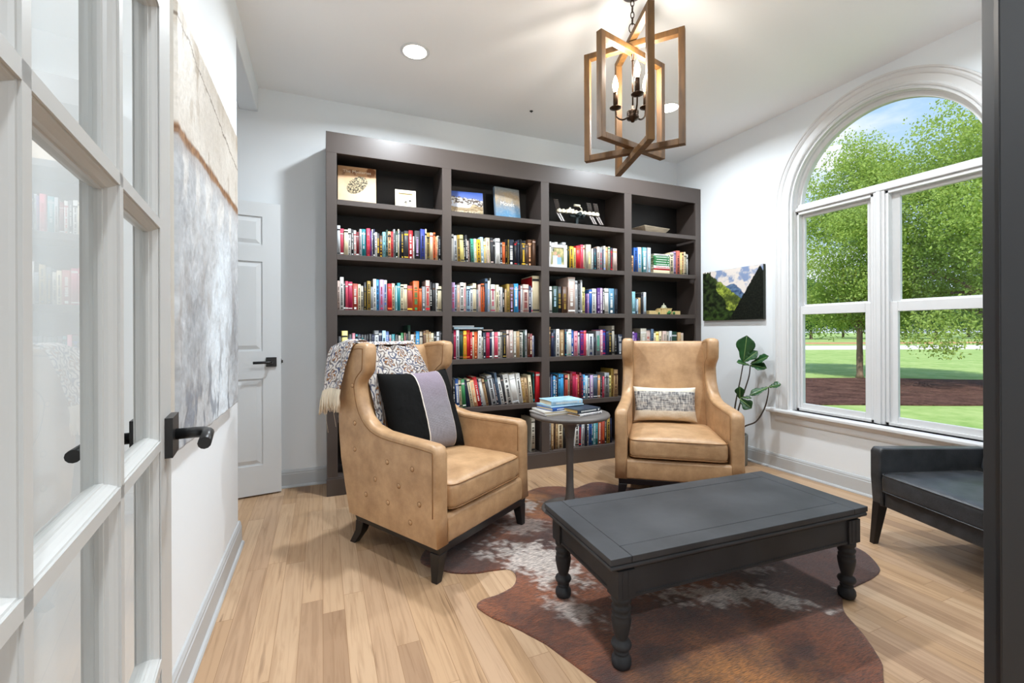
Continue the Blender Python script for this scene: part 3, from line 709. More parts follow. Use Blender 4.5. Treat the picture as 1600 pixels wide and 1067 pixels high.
# flat-lying books
def flat_book(name, label, group, cx, cy, z, L, Wd, T, rz, c, ac=None, spine='x-', fat_pages=True, tilt=0.0, page=None):
    """lying book: L along local x (spine side is -y), Wd along y"""
    b = MB(); tc = min(0.003, T * 0.15)
    b.box(-L / 2, L / 2, -Wd / 2, Wd / 2, 0, tc, 0); b.box(-L / 2, L / 2, -Wd / 2, Wd / 2, T - tc, T, 0)
    b.prism([(-Wd / 2 - 0.003, T * 0.25), (-Wd / 2 - 0.003, T * 0.75), (-Wd / 2, T), (-Wd / 2 + 0.004, T), (-Wd / 2 + 0.004, 0), (-Wd / 2, 0)], -L / 2, L / 2, 'x', 0, True)
    if ac:
        r2 = random.Random(int(cx * 1000) + int(z * 1000)); q = -L * 0.36
        while q < L * 0.3:
            l = r2.uniform(0.006, 0.012); b.box(q, q + l * 0.7, -Wd / 2 - 0.0036, -Wd / 2, T * 0.32, T * 0.68, 1); q += l
        b.box(L * 0.38, L * 0.44, -Wd / 2 - 0.0036, -Wd / 2, T * 0.25, T * 0.75, 1)
    o = b.build('book', [c, ac or c], loc=(cx, cy, z), rot=(0, tilt, rz), bevel=0.0007)
    p = MB(); p.box(-L / 2 + 0.004, L / 2 - 0.004, -Wd / 2 + 0.003, Wd / 2 - 0.004, tc, T - tc)
    p.build('page_block', page or M_page, o)
    tag(o, label, 'book', group)
    return o
g2 = 'books lying flat on the fourth shelf of the second bay'
zt = SH[3] + 0.236
flat_book('b', 'wide pale blue book lying flat on the upright books, fourth shelf of second bay', g2, 1.075, 3.52, zt, 0.245, 0.17, 0.016, 0.02, book_mat('l'), book_mat('w'))
flat_book('b', 'thin silver book lying on the wide pale blue one, fourth shelf of second bay', g2, 1.04, 3.52, zt + 0.0165, 0.175, 0.13, 0.014, -0.03, book_mat('S'))
flat_book('b', 'thin beige book lying flat right of the pale blue one, fourth shelf of second bay', g2, 1.245, 3.53, zt - 0.012, 0.085, 0.14, 0.010, 0.0, book_mat('q'))
g4 = 'books stacked flat on the second shelf of the rightmost bay'
z0 = SH[1] + 0.0005
st = [('c', None, 0.034, 'cream book at the bottom of the flat stack, second shelf of rightmost bay'), ('r', 'k', 0.016, 'thin red book lying near the bottom of the flat stack, rightmost bay'),
      ('w', 'r', 0.027, 'white book lying between red and green ones in the flat stack, rightmost bay'), ('G', 'w', 0.024, 'lowest of four green books in the flat stack, second shelf of rightmost bay'),
      ('G', 'w', 0.022, 'second lowest of four green books in the flat stack, rightmost bay'), ('G', 'w', 0.022, 'second highest of four green books in the flat stack, rightmost bay'),
      ('G', 'w', 0.025, 'highest of four green books in the flat stack, second shelf of rightmost bay'), ('w', 'n', 0.018, 'white book on top of the flat stack, second shelf of rightmost bay')]
for i, (c, ac, th, lab) in enumerate(st):
    flat_book('b', lab, g4, 3.012 + (0.004 if i % 2 else -0.003), 3.50, z0, 0.195 - 0.004 * (i % 3), 0.14, th - 0.0006, 0.0, book_mat(c), book_mat(ac) if ac else None); z0 += th

# ------------------------------------------------------------------ things standing on the top shelf
def text(s_, size, m, parent, loc, rot=(math.pi / 2, 0, 0), ext=0.0006, shear=0.0, sx=1.0, name='lettering'):
    c = bpy.data.curves.new(name, 'FONT'); c.body = s_; c.size = size; c.align_x = 'CENTER'; c.extrude = ext; c.shear = shear
    c.materials.append(m); tmp = bpy.data.objects.new(name, c); C.objects.link(tmp)
    bpy.context.view_layer.update()
    me = bpy.data.meshes.new_from_object(tmp.evaluated_get(bpy.context.evaluated_depsgraph_get())); bpy.data.objects.remove(tmp)
    o = bpy.data.objects.new(name, me); C.objects.link(o); o.parent = parent; o.location = loc; o.rotation_euler = rot; o.scale = (sx, 1, 1)
    return o
def display_book(name, label, cat, x, y, z, w, h, t, rz, tilt, colfn, nu=60, nv=76, matname=None):
    """a book or frame standing face forward; local x right, face to -y"""
    o = thing(name, label, cat, (x, y, z), rz)
    return o
def face_grid(nu, nv, w, h, y, colfn, name, m, parent, M=None):
    M = M or Matrix.Identity(4)
    me = grid_mesh(name, nu, nv, lambda u, v: M @ Vector(((u - 0.5) * w, y, v * h)), smooth=False)
    paint(me, [colfn(i / (nu - 1), j / (nv - 1)) for j in range(nv) for i in range(nu)])
    me.materials.append(m); me.flip_normals() if False else None
    return link(name, me, parent)
M_print = attr_mat('printed_cover', 0.4)
ZT = SH[0] + 0.0008
def tilt_root(root, tilt):
    return Matrix.Rotation(tilt, 4, 'X')
# brown book with a carved oval on its cover
bk = thing('display_book', 'large brown and cream art book with oval emblem standing at left of top shelf', 'book', (0.243, 3.495, ZT + 0.0), -0.04)
Mt = Matrix.Rotation(-0.10, 4, 'X')
b = MB(); b.box(-0.134, 0.134, 0.0008, 0.028, 0.002, 0.288, M=Mt); b.build('cover', mat('tan_board', 'c8a078', 0.5), bk, bevel=0.001)
def c_brown(u, v):
    base = mixc(srgb('c99a70'), srgb('dfc6a8'), sstep(0.9, 0.3, v) * 0.9 + 0.25 * fbm(u * 3, v * 3, 2))
    base = mixc(base, srgb('7c4a28'), sstep(0.1, 0.5, fbm(u * 4, v * 5, 7)) * sstep(0.55, 0.95, v))
    dx, dy = (u - 0.50), (v - 0.52); a = math.radians(-38)
    p = dx * math.cos(a) - dy * math.sin(a); q = dx * math.sin(a) + dy * math.cos(a)
    e = (p / 0.31) ** 2 + (q / 0.19) ** 2
    if e < 1:
        n_ = fbm(u * 26, v * 28, 3, 3)
        base = mixc(srgb('2c241c'), srgb('d0bc94'), sstep(-0.25, 0.45, n_))
    return base
face_grid(56, 60, 0.266, 0.284, 0, c_brown, 'cover_print', M_print, bk, Mt @ Matrix.Translation((0, 0, 0.003)))
text('The Mysteries', 0.030, mat('cream_ink', 'f2e4cc', 0.5), bk, Mt @ Vector((0, -0.0012, 0.240)), rot=(math.pi / 2 - 0.10, 0, 0), sx=1.15)
# small square frame
fr = thing('photo_frame', 'small cream square picture frame with bird print on top shelf, leftmost bay', 'picture frame', (0.595, 3.49, ZT), -0.05)
Mt = Matrix.Rotation(-0.14, 4, 'X')
M_cream = mat('cream_frame', 'ece2c8', 0.5)
def frame_ring(root, w, h, bw, t, m, Mt, name='frame'):
    b = MB()
    b.box(-w / 2, -w / 2 + bw, 0, t, 0, h, M=Mt); b.box(w / 2 - bw, w / 2, 0, t, 0, h, M=Mt)
    b.box(-w / 2 + bw, w / 2 - bw, 0, t, 0, bw, M=Mt); b.box(-w / 2 + bw, w / 2 - bw, 0, t, h - bw, h, M=Mt)
    b.box(-w / 2 + 0.004, w / 2 - 0.004, t * 0.75, t, 0.004, h - 0.004, M=Mt)
    return b.build(name, m, root, bevel=0.0012)
frame_ring(fr, 0.156, 0.156, 0.027, 0.016, M_cream, Mt)
def c_bird(u, v):
    c = mixc(srgb('e8e2d4'), srgb('c8bfae'), 0.5 + 0.5 * fbm(u * 5, v * 5, 1))
    c = mixc(c, srgb('b89c50'), 1.0 if v > 0.90 else 0)
    if ((u - 0.5) * 1.2 + (v - 0.34)) ** 2 / 0.03 + ((u - 0.5) - (v - 0.34)) ** 2 / 0.012 < 1: c = srgb('5c5448')[:3]
    if (u - 0.82) ** 2 + (v - 0.46) ** 2 < 0.008: c = srgb('40382c')[:3]
    if abs(u - 0.53) < 0.09 - (0.3 - v) * 0.3 and v < 0.30: c = srgb('9a9080')[:3]
    return c
face_grid(30, 30, 0.104, 0.104, 0.005, c_bird, 'picture', M_print, fr, Mt @ Matrix.Translation((0, 0, 0.026)))
# aircraft book
ab = thing('display_book', 'landscape aviation book with white aeroplane on cover, top shelf of second bay', 'book', (1.075, 3.50, ZT), -0.10)
Mt = Matrix.Rotation(-0.14, 4, 'X')
b = MB(); b.box(-0.148, 0.148, 0.0008, 0.022, 0.0015, 0.205, M=Mt); b.build('cover', mat('grey_board', '8c8c90', 0.5), ab, bevel=0.001)
def c_air(u, v):
    sky = mixc(srgb('a8b4d8'), srgb('3c5cae'), v)
    mt = 0.80 - 0.12 * u + 0.07 * fbm(u * 9, 0.3, 5)
    if v > mt: c = sky
    elif v > mt - 0.26: c = mixc(srgb('5c4e44'), srgb('e8e6e4'), sstep(-0.1, 0.3, fbm(u * 14, v * 12, 2)))
    elif v > 0.16: c = mixc(srgb('8a7458'), srgb('c8b490'), 0.5 + fbm(u * 6, v * 16, 4))
    else: c = mixc(srgb('50483c'), srgb('a89878'), 0.5 + fbm(u * 12, v * 10, 9))
    body = abs(v - 0.40 - 0.02 * math.sin(u * 6)) < 0.085 * math.sqrt(max(0, 1 - ((u - 0.36) / 0.29) ** 2))
    fin = abs(u - 0.135 - (0.6 - v) * 0.12) < 0.028 and 0.40 < v < 0.62
    wing = abs((v - 0.42) - (u - 0.5) * -0.35) < 0.035 and 0.3 < u < 0.62
    if body or fin or wing: c = srgb('dfe4f0')[:3]
    if (u - 0.645) ** 2 + ((v - 0.46) * 0.8) ** 2 < 0.0016: c = srgb('dcd8d0')[:3]
    return c
face_grid(80, 60, 0.292, 0.203, 0, c_air, 'cover_print', M_print, ab, Mt @ Matrix.Translation((0, 0, 0.0015)))
text('DREAM of FLIGHT', 0.030, mat('cream_ink', 'f2e4cc', 0.5), ab, Mt @ Vector((0.004, -0.0012, 0.022)), rot=(math.pi / 2 - 0.14, 0, 0), sx=0.95)
# painter's book
mo = thing('display_book', 'blue and peach hazy painting book standing at right of top shelf, second bay', 'book', (1.455, 3.51, ZT), 0.10)
Mt = Matrix.Rotation(-0.12, 4, 'X')
b = MB(); b.box(-0.118, 0.118, 0.0008, 0.030, 0.0015, 0.283, M=Mt); b.build('cover', mat('blue_board', '7c90a4', 0.5), mo, bevel=0.001)
def c_mist(u, v):
    c = mixc(srgb('5f95bd'), srgb('a9a29a'), sstep(0.15, 0.62, v + 0.18 * fbm(u * 2, v * 3, 3)))
    c = mixc(c, srgb('c8b08a'), sstep(0.35, 0.8, 1 - abs(v - 0.66) * 3 + 0.5 * fbm(u * 2.5, v * 4, 8)) * 0.7)
    c = mixc(c, srgb('8a9aa0'), sstep(0.8, 1.0, v) * 0.7)
    return mixc(c, (0.75, 0.78, 0.8), 0.25 * max(0, fbm(u * 14, v * 20, 6)))
face_grid(40, 50, 0.234, 0.281, 0, c_mist, 'cover_print', M_print, mo, Mt @ Matrix.Translation((0, 0, 0.0015)))
text('Monet', 0.052, mat('white_ink', 'f4f2ee', 0.5), mo, Mt @ Vector((-0.005, -0.0012, 0.125)), rot=(math.pi / 2 - 0.12, 0, 0))
# space station model
stn = thing('station_model', 'white toy brick space station model with solar panels on top shelf, third bay', 'model', (2.13, 3.535, ZT), -0.02)
M_brick = mat('white_plastic', 'e4dcc6', 0.4); M_pan = mat('grey_brown_plastic', '8a807c', 0.4); M_dk = mat('dark_teal_plastic', '1f2a2c', 0.35)
b = MB()
b.box(-0.20, 0.235, -0.012, 0.012, 0.128, 0.150)
for q in (-0.19, -0.15, -0.11, -0.06, -0.02, 0.03, 0.07, 0.12, 0.16, 0.20): b.box(q, q + 0.022, -0.016, 0.016, 0.124, 0.156)
b.box(-0.075, -0.06, -0.006, 0.006, 0.15, 0.178); b.box(-0.09, -0.03, -0.014, 0.014, 0.15, 0.163)
b.build('truss', M_brick, stn, bevel=0.001)
b = MB(); b.tube([(0.0, 0, 0.112), (0.0, -0.07, 0.112)], 0.018, 12); b.tube([(-0.07, 0, 0.10), (0.07, 0.0, 0.10)], 0.014, 12); b.tube([(0.05, 0.02, 0.108), (0.05, -0.05, 0.108)], 0.013, 12)
b.build('module', M_dk, stn)
b = MB(); b.tube([(0.06, 0, 0.15), (0.045, -0.01, 0.178), (0.02, -0.01, 0.198)], 0.005, 8); b.tube([(0.03, -0.01, 0.200), (-0.03, -0.01, 0.200)], 0.010, 10)
b.build('robot_arm', M_brick, stn)
def array_bm(cx, up):
    b = MB(); dz = 0.092 * up; lean = 0.035
    for i in (0, 1, 2, 3):
        xa = cx + (i - 1.5) * 0.012
        b.tube([(xa - lean * up, -0.02, 0.138 + dz), (xa, 0, 0.138 + 0.012 * up)], 0.0016, 6)
    b.tube([(cx - 0.022 - lean * up, -0.02, 0.138 + dz), (cx + 0.022 - lean * up, -0.02, 0.138 + dz)], 0.002, 6)
    if up < 0:
        for s0 in (-0.5, 0.5):
            x_ = cx + s0 * 0.024
            b.hexa([(x_ - 0.008 + lean, -0.021, 0.046), (x_ + 0.008 + lean, -0.021, 0.046), (x_ + 0.008 + lean, -0.0195, 0.046), (x_ - 0.008 + lean, -0.0195, 0.046)],
                   [(x_ - 0.008, -0.001, 0.122), (x_ + 0.008, -0.001, 0.122), (x_ + 0.008, 0.0005, 0.122), (x_ - 0.008, 0.0005, 0.122)])
    return b
for cx in (-0.185, 0.15, 0.22):
    for up in (1, -1): array_bm(cx, up).build('solar_array', M_pan, stn)
b = MB(); b.box(-0.022, 0.022, -0.03, 0.012, 0, 0.012); b.box(-0.012, 0.012, -0.012, 0.010, 0.010, 0.104); b.build('stand', M_dk, stn, bevel=0.001)
b = MB(); b.box(-0.013, 0.013, -0.0305, -0.028, 0.001, 0.011); b.build('name_plate', M_brick, stn)
# wooden tray
tr = thing('wooden_tray', 'pale wooden dough-bowl tray on the top shelf of the rightmost bay', 'tray', (2.965, 3.525, ZT))
b = MB()
def ring(w, d, z): return [(-w, -d, z), (w, -d, z), (w, d, z), (-w, d, z)]
o1, o2, i2, i1 = ring(0.12, 0.045, 0), ring(0.175, 0.085, 0.062), ring(0.165, 0.076, 0.062), ring(0.113, 0.040, 0.010)
vs = o1 + o2 + i2 + i1; fs = [(3, 2, 1, 0)]
for r in range(3):
    for q in range(4): fs.append((r * 4 + q, r * 4 + (q + 1) % 4, (r + 1) * 4 + (q + 1) % 4, (r + 1) * 4 + q))
fs.append((12, 13, 14, 15)); b.raw(vs, fs)
b.build('tray_body', mat('pale_driftwood', 'c4b49c', 0.7, var=0.2, vscale=8, stretch=(1, 6, 6)), tr, rot=(0, 0, 0.12), bevel=0.003)
# photo frame with a family snapshot on the second shelf, third bay
pf = thing('photo_frame', 'white picture frame with blurred family snapshot on second shelf, third bay', 'picture frame', (1.868, 3.418, SH[1] + 0.0008), -0.12)
Mt = Matrix.Rotation(-0.05, 4, 'X')
frame_ring(pf, 0.178, 0.198, 0.026, 0.010, M_trim, Mt)
def c_fam(u, v):
    c = mixc(srgb('7c8c60'), srgb('cfc08c'), 0.5 + fbm(u * 4, v * 4, 2))
    if abs(u - 0.38) < 0.2 and v < 0.55: c = mixc(srgb('e8e6e4'), srgb('b8d0e8'), v)
    if abs(u - 0.66) < 0.16 and v < 0.42: c = srgb('8fb4d8')[:3]
    if (u - 0.40) ** 2 + (v - 0.66) ** 2 < 0.012: c = srgb('d8a890')[:3]
    if (u - 0.63) ** 2 + (v - 0.52) ** 2 < 0.009: c = srgb('cf9a84')[:3]
    return c
face_grid(30, 30, 0.128, 0.148, 0.004, c_fam, 'photograph', M_print, pf, Mt @ Matrix.Translation((0, 0, 0.025)))
# domed building model
dm = thing('building_model', 'small sandstone toy model of a domed building on third shelf, rightmost bay', 'model', (3.085, 3.475, SH[2] + 0.0008), -0.02)
M_sand = mat('sand_plastic', 'd4bc84', 0.45); M_grn = mat('green_plastic', '2c6a30', 0.5)
b = MB(); b.box(-0.06, 0.055, -0.03, 0.03, 0, 0.056); b.box(-0.085, -0.06, -0.022, 0.03, 0, 0.05); b.box(-0.07, 0.065, -0.034, 0.034, 0.054, 0.060)
for q in range(6): b.box(-0.055 + q * 0.02, -0.047 + q * 0.02, -0.036, -0.03, 0.004, 0.052)
b.build('main_block', M_sand, dm, bevel=0.0008)
b = MB(); b.lathe([(0.03, 0), (0.03, 0.010), (0.022, 0.012), (0.022, 0.022), (0.018, 0.028), (0.009, 0.034), (0.004, 0.036), (0.004, 0.05)], 20, -0.01, 0, 0.06); b.build('dome', mat('grey_green_plastic', 'a8a890', 0.45), dm)
b = MB(); b.box(-0.20, -0.12, -0.02, 0.02, 0, 0.036); b.box(-0.12, -0.09, -0.01, 0.015, 0, 0.026); b.build('left_wing', M_sand, dm, bevel=0.0008)
b = MB(); b.box(0.11, 0.175, -0.02, 0.02, 0, 0.036); b.box(0.085, 0.11, -0.01, 0.015, 0, 0.026); b.build('right_wing', M_sand, dm, bevel=0.0008)
b = MB()
for q, r_ in ((0.02, 0.016), (0.075, 0.012), (-0.105, 0.009), (0.0, 0.010)): b.lathe([(r_ * .4, 0), (r_, r_ * .8), (r_ * .8, r_ * 1.8), (r_ * .2, r_ * 2.4)], 10, q, -0.045, 0)
b.build('tree', M_grn, dm)

# ------------------------------------------------------------------ wingback armchairs
def leather(name, c1, c2, rough=0.42, bs=0.16):
    m = bpy.data.materials.new(name); m.use_nodes = True; t = m.node_tree; b = t.nodes['Principled BSDF']; L = t.links.new
    tc = t.nodes.new('ShaderNodeTexCoord'); n1 = t.nodes.new('ShaderNodeTexNoise'); n1.inputs['Scale'].default_value = 9; n1.inputs['Detail'].default_value = 8; n1.inputs['Roughness'].default_value = 0.65
    L(tc.outputs['Object'], n1.inputs['Vector'])
    r = t.nodes.new('ShaderNodeValToRGB'); r.color_ramp.elements[0].position = 0.32; r.color_ramp.elements[1].position = 0.68
    r.color_ramp.elements[0].color = srgb(c1); r.color_ramp.elements[1].color = srgb(c2)
    L(n1.outputs['Fac'], r.inputs[0]); L(r.outputs[0], b.inputs['Base Color'])
    v = t.nodes.new('ShaderNodeTexVoronoi'); v.inputs['Scale'].default_value = 260; L(tc.outputs['Object'], v.inputs['Vector'])
    n2 = t.nodes.new('ShaderNodeTexNoise'); n2.inputs['Scale'].default_value = 14; n2.inputs['Detail'].default_value = 3; L(tc.outputs['Object'], n2.inputs['Vector'])
    ad = t.nodes.new('ShaderNodeMath'); ad.operation = 'MULTIPLY_ADD'; L(n2.outputs['Fac'], ad.inputs[0]); ad.inputs[1].default_value = 4.0; L(v.outputs['Distance'], ad.inputs[2])
    bp = t.nodes.new('ShaderNodeBump'); bp.inputs['Strength'].default_value = bs; bp.inputs['Distance'].default_value = 0.003
    L(ad.outputs[0], bp.inputs['Height']); L(bp.outputs[0], b.inputs['Normal'])
    b.inputs['Roughness'].default_value = rough; b.inputs['Specular IOR Level'].default_value = 0.5
    b.inputs['Coat Weight'].default_value = 0.15; b.inputs['Coat Roughness'].default_value = 0.35
    return m
M_tan = leather('tan_leather', 'a5805a', 'c8a178')
M_seam_shade = mat('brown_leather_piping_and_button_shade', '8a6238', 0.5)
M_blk = mat('black_lacquered_wood', '121214', 0.3, spec=0.5)

def smooth_closed(pts, sub=4):
    n = len(pts); out = []
    for i in range(n):
        p0, p1, p2, p3 = [Vector(pts[(i + k - 1) % n]) for k in range(4)]
        for s in range(sub):
            t = s / sub
            out.append(0.5 * ((2 * p1) + (-p0 + p2) * t + (2 * p0 - 5 * p1 + 4 * p2 - p3) * t * t + (-p0 + 3 * p1 - 3 * p2 + p3) * t ** 3))
    return out
def smooth_open(pts, sub=5):
    pts = [Vector(p) for p in pts]; n = len(pts); out = []
    for i in range(n - 1):
        p0 = pts[max(i - 1, 0)]; p1 = pts[i]; p2 = pts[i + 1]; p3 = pts[min(i + 2, n - 1)]
        for s in range(sub):
            t = s / sub
            out.append(0.5 * ((2 * p1) + (-p0 + p2) * t + (2 * p0 - 5 * p1 + 4 * p2 - p3) * t * t + (-p0 + 3 * p1 - 3 * p2 + p3) * t ** 3))
    out.append(pts[-1]); return out

ARM_Z = 0.625
# front edge of arm and wing, from the foot of the arm up to the wing's top (y, z)
EDGE = [(0.000, 0.168), (0.000, 0.30), (0.000, 0.45), (0.000, 0.585), (0.012, 0.617), (0.045, 0.628), (0.14, 0.632), (0.27, 0.636), (0.40, 0.642), (0.49, 0.662), (0.555, 0.705),
        (0.595, 0.765), (0.612, 0.83), (0.616, 0.862), (0.604, 0.884), (0.562, 0.920), (0.545, 0.945), (0.538, 1.01), (0.538, 1.062), (0.552, 1.083), (0.600, 1.090), (0.70, 1.078)]
REAR = [(0.765, 1.060), (0.792, 1.02), (0.805, 0.90), (0.812, 0.75), (0.808, 0.60), (0.788, 0.45), (0.748, 0.30), (0.695, 0.168)]
OUT = EDGE + REAR
def px_shift(y): return 0.064 * (y / 0.75)      # arms lean in towards the back
def wingback(name, label, loc, rz):
    t = thing(name, label, 'armchair', loc, rz)
    HW = 0.398; TH = 0.080
    for sgn in (-1, 1):
        # side panel, rounded at its edge: rings inset across the thickness
        n = len(OUT); b = MB(); rings = []
        cen = Vector((0.42, 0.55))
        nor = []
        for i in range(n):
            a = Vector(OUT[(i + 1) % n]) - Vector(OUT[i - 1]); nn = Vector((a.y, -a.x)).normalized(); nor.append(nn)   # points inward
        steps = [(0.0, 0.016), (0.008, 0.004), (0.022, 0.0), (TH - 0.022, 0.0), (TH - 0.008, 0.004), (TH, 0.016)]
        for d, ins in steps:
            R = []
            for i in range(n):
                y, z = OUT[i]; w = nor[i] * ins
                if i in (0, n - 1): w = Vector((w.x, 0))
                y2, z2 = y + w.x, z + w.y
                puff = 0.0
                R.append((sgn * (HW - d - px_shift(y2)), y2, z2))
            rings.append(R)
        vs = [p for R in rings for p in R]; fs = []
        for r in range(len(steps) - 1):
            for i in range(n):
                j = (i + 1) % n; q = (r * n + i, r * n + j, (r + 1) * n + j, (r + 1) * n + i)
                fs.append(q if sgn < 0 else q[::-1])
        fs.append(tuple(range(n))[::-1] if sgn < 0 else tuple(range(n)))
        m_ = tuple(range((len(steps) - 1) * n, len(steps) * n)); fs.append(m_ if sgn < 0 else m_[::-1])
        b.raw(vs, fs, 0, True)
        for k in (-1, -2): b.sm[k] = False
        o = b.build('side_panel', M_tan, t)
        # piping along the panel edges, outside and inside
        for d, ins, rad in ((-0.0005, 0.030, 0.0026), (TH + 0.0005, 0.026, 0.002)):
            pts = []
            for i in range(1, len(EDGE) + 1):
                y, z = OUT[i]; w = nor[i] * ins
                y2, z2 = y + w.x, z + w.y
                if d > 0 and z2 < 0.40: continue
                pts.append((sgn * (HW - d - px_shift(y2)), y2, max(z2, 0.172)))
            s_ = MB(); s_.tube(smooth_open(pts, 2), rad, 6); s_.build('piping', M_seam_shade, o)
        # tufting buttons on the outer face; dark ring painted for each one's shadow
        for (y, z) in ((0.17, 0.50), (0.36, 0.50), (0.27, 0.40), (0.46, 0.395), (0.12, 0.345), (0.355, 0.30), (0.185, 0.245), (0.64, 0.52), (0.64, 0.66), (0.66, 0.86), (0.54, 0.30)):
            s_ = MB(); Mx = Matrix.Translation((sgn * (HW - px_shift(y) + 0.001), y, z)) @ Matrix.Rotation(sgn * math.pi / 2, 4, 'Y')
            s_.lathe([(0.0105, -0.002), (0.0105, 0.0), (0.008, 0.003), (0.003, 0.004)], 12, M=Mx); s_.lathe([(0.0135, -0.002), (0.0135, 0.0004), (0.0105, 0.0008)], 12, M=Mx, mi=1); s_.build('button', [M_tan, M_seam_shade], o)
    # inner back: gently crowned, leaning
    def inner(u, v):
        z = 0.40 + v * 0.645; y = 0.590 + 0.115 * v
        hx = HW - TH - px_shift(y) + 0.006; x = (u * 2 - 1) * hx
        bulge = 0.030 * (1 - (2 * u - 1) ** 2) * math.sin(math.pi * min(1, v * 0.9 + 0.05)) ** 0.6
        return Vector((x, y - bulge, z))
    me = grid_mesh('backrest', 17, 21, inner); vs = [tuple(v.co) for v in me.vertices]; fs = [tuple(p.vertices) for p in me.polygons]
    b = MB(); nu, nv = 17, 21; b.raw(vs, fs, 0, True)
    top = [Vector(vs[(nv - 1) * nu + i]) for i in range(nu)]; k = len(b.v)
    b.raw([(p.x, p.y + 0.012, p.z + 0.014) for p in top] + [(p.x, p.y + 0.035, p.z + 0.020) for p in top] + [(p.x, 0.785, 1.035) for p in top] + [(p.x, 0.80, 0.75) for p in top] + [(p.x, 0.78, 0.45) for p in top] + [(p.x, 0.690, 0.17) for p in top],
          [(r * nu + i, r * nu + i + 1, (r + 1) * nu + i + 1, (r + 1) * nu + i) for r in range(5) for i in range(nu - 1)], 0, True)
    for i in range(nu - 1): b.f.append([(nv - 1) * nu + i, (nv - 1) * nu + i + 1, k + i + 1, k + i]); b.mi.append(0); b.sm.append(True)
    b.build('backrest', M_tan, t)
    # front rail under the cushion, slightly bulged
    b = MB(); hx = HW - TH + 0.004
    b.prism([(0.008, 0.168), (0.000, 0.18), (-0.004, 0.235), (0.002, 0.285), (0.016, 0.298), (0.60, 0.298), (0.60, 0.168)], -hx, hx, 'x', 0, False)
    b.build('front_rail', M_tan, t, bevel=0.006)
    # seat cushion
    def cush(u, v):
        a = 2 * math.pi * u; p = math.pi * (v - 0.5)
        ca, sa, cp, sp = math.cos(a), math.sin(a), math.cos(p), math.sin(p)
        f = lambda q, e: math.copysign(abs(q) ** e, q)
        x = 0.308 * f(cp, 0.16) * f(ca, 0.14); y = 0.305 + 0.310 * f(cp, 0.16) * f(sa, 0.14); z = 0.070 * f(sp, 0.42)
        if z > 0: z *= 1 + 0.42 * max(0, 1 - (x / 0.32) ** 2) * max(0, 1 - ((y - 0.27) / 0.32) ** 2)
        x *= 1 - 0.08 * (y / 0.55) * 0.9
        if y < 0.03 and abs(x) < 0.29 and abs(z) < 0.06: y += 0.0022 * math.sin(x * 95 + 2 * math.sin(x * 31)) + 0.001 * math.sin(x * 190)
        return Vector((x, y - 0.004, 0.372 + z))
    me = grid_mesh('seat_cushion', 96, 33, cush, closed_u=True); me.materials.append(M_tan); co = link('seat_cushion', me, t)
    for zz in (0.428, 0.318):
        pts = []
        for k in range(72):
            a = 2 * math.pi * k / 72; f = lambda q, e: math.copysign(abs(q) ** e, q)
            x = 0.3065 * f(math.cos(a), 0.16); y = 0.305 + 0.3085 * f(math.sin(a), 0.16); x *= 1 - 0.08 * (y / 0.55) * 0.9
            pts.append((x, y - 0.004, zz + (0.0)))
        s_ = MB(); s_.tube(pts, 0.003, 6, closed=True); s_.build('piping', M_seam_shade, co)
    # black plinth frame and legs
    b = MB()
    b.hexa([(-0.372, 0.012, 0.130), (0.372, 0.012, 0.130), (0.322, 0.655, 0.130), (-0.322, 0.655, 0.130)],
           [(-0.376, 0.008, 0.168), (0.376, 0.008, 0.168), (0.326, 0.668, 0.168), (-0.326, 0.668, 0.168)])
    b.build('base_frame', M_blk, t, bevel=0.003)
    for sx in (-1, 1):
        b = MB()
        b.hexa([(sx * 0.366 - 0.017, 0.018, 0), (sx * 0.366 + 0.017, 0.018, 0), (sx * 0.366 + 0.017, 0.052, 0), (sx * 0.366 - 0.017, 0.052, 0)],
               [(sx * 0.346 - 0.029, 0.010, 0.131), (sx * 0.346 + 0.029, 0.010, 0.131), (sx * 0.346 + 0.029, 0.068, 0.131), (sx * 0.346 - 0.029, 0.068, 0.131)])
        b.build('leg', M_blk, t, bevel=0.003)
        b = MB(); cx = sx * 0.296
        lv = [((cx - 0.027, 0.600, 0.131), (cx + 0.027, 0.600, 0.131), (cx + 0.027, 0.660, 0.131), (cx - 0.027, 0.660, 0.131)),
              ((cx - 0.023, 0.622, 0.07), (cx + 0.023, 0.622, 0.07), (cx + 0.023, 0.672, 0.07), (cx - 0.023, 0.672, 0.07)),
              ((cx - 0.018 + sx * .01, 0.672, 0.0), (cx + 0.018 + sx * .01, 0.672, 0.0), (cx + 0.018 + sx * .01, 0.712, 0.0), (cx - 0.018 + sx * .01, 0.712, 0.0))]
        vs = [p for L_ in lv for p in L_]; fs = [(0, 1, 2, 3), (11, 10, 9, 8)]
        for r in range(2):
            for q in range(4): fs.append((r * 4 + q, (r + 1) * 4 + q, (r + 1) * 4 + (q + 1) % 4, r * 4 + (q + 1) % 4))
        b.raw(vs, fs); b.build('leg', M_blk, t, bevel=0.003)
    return t
R1 = math.radians(34.0); R2 = math.radians(-36.8)
ch1 = wingback('wingback_chair', 'tan leather wingback armchair draped with a throw, left of the round side table', (0.803, 2.214, 0), R1)
ch2 = wingback('wingback_chair', 'tan leather wingback armchair near the corner holding a small grey and cream pillow', (2.113, 2.261, 0), R2)
ch1['group'] = ch2['group'] = 'wingback armchairs'

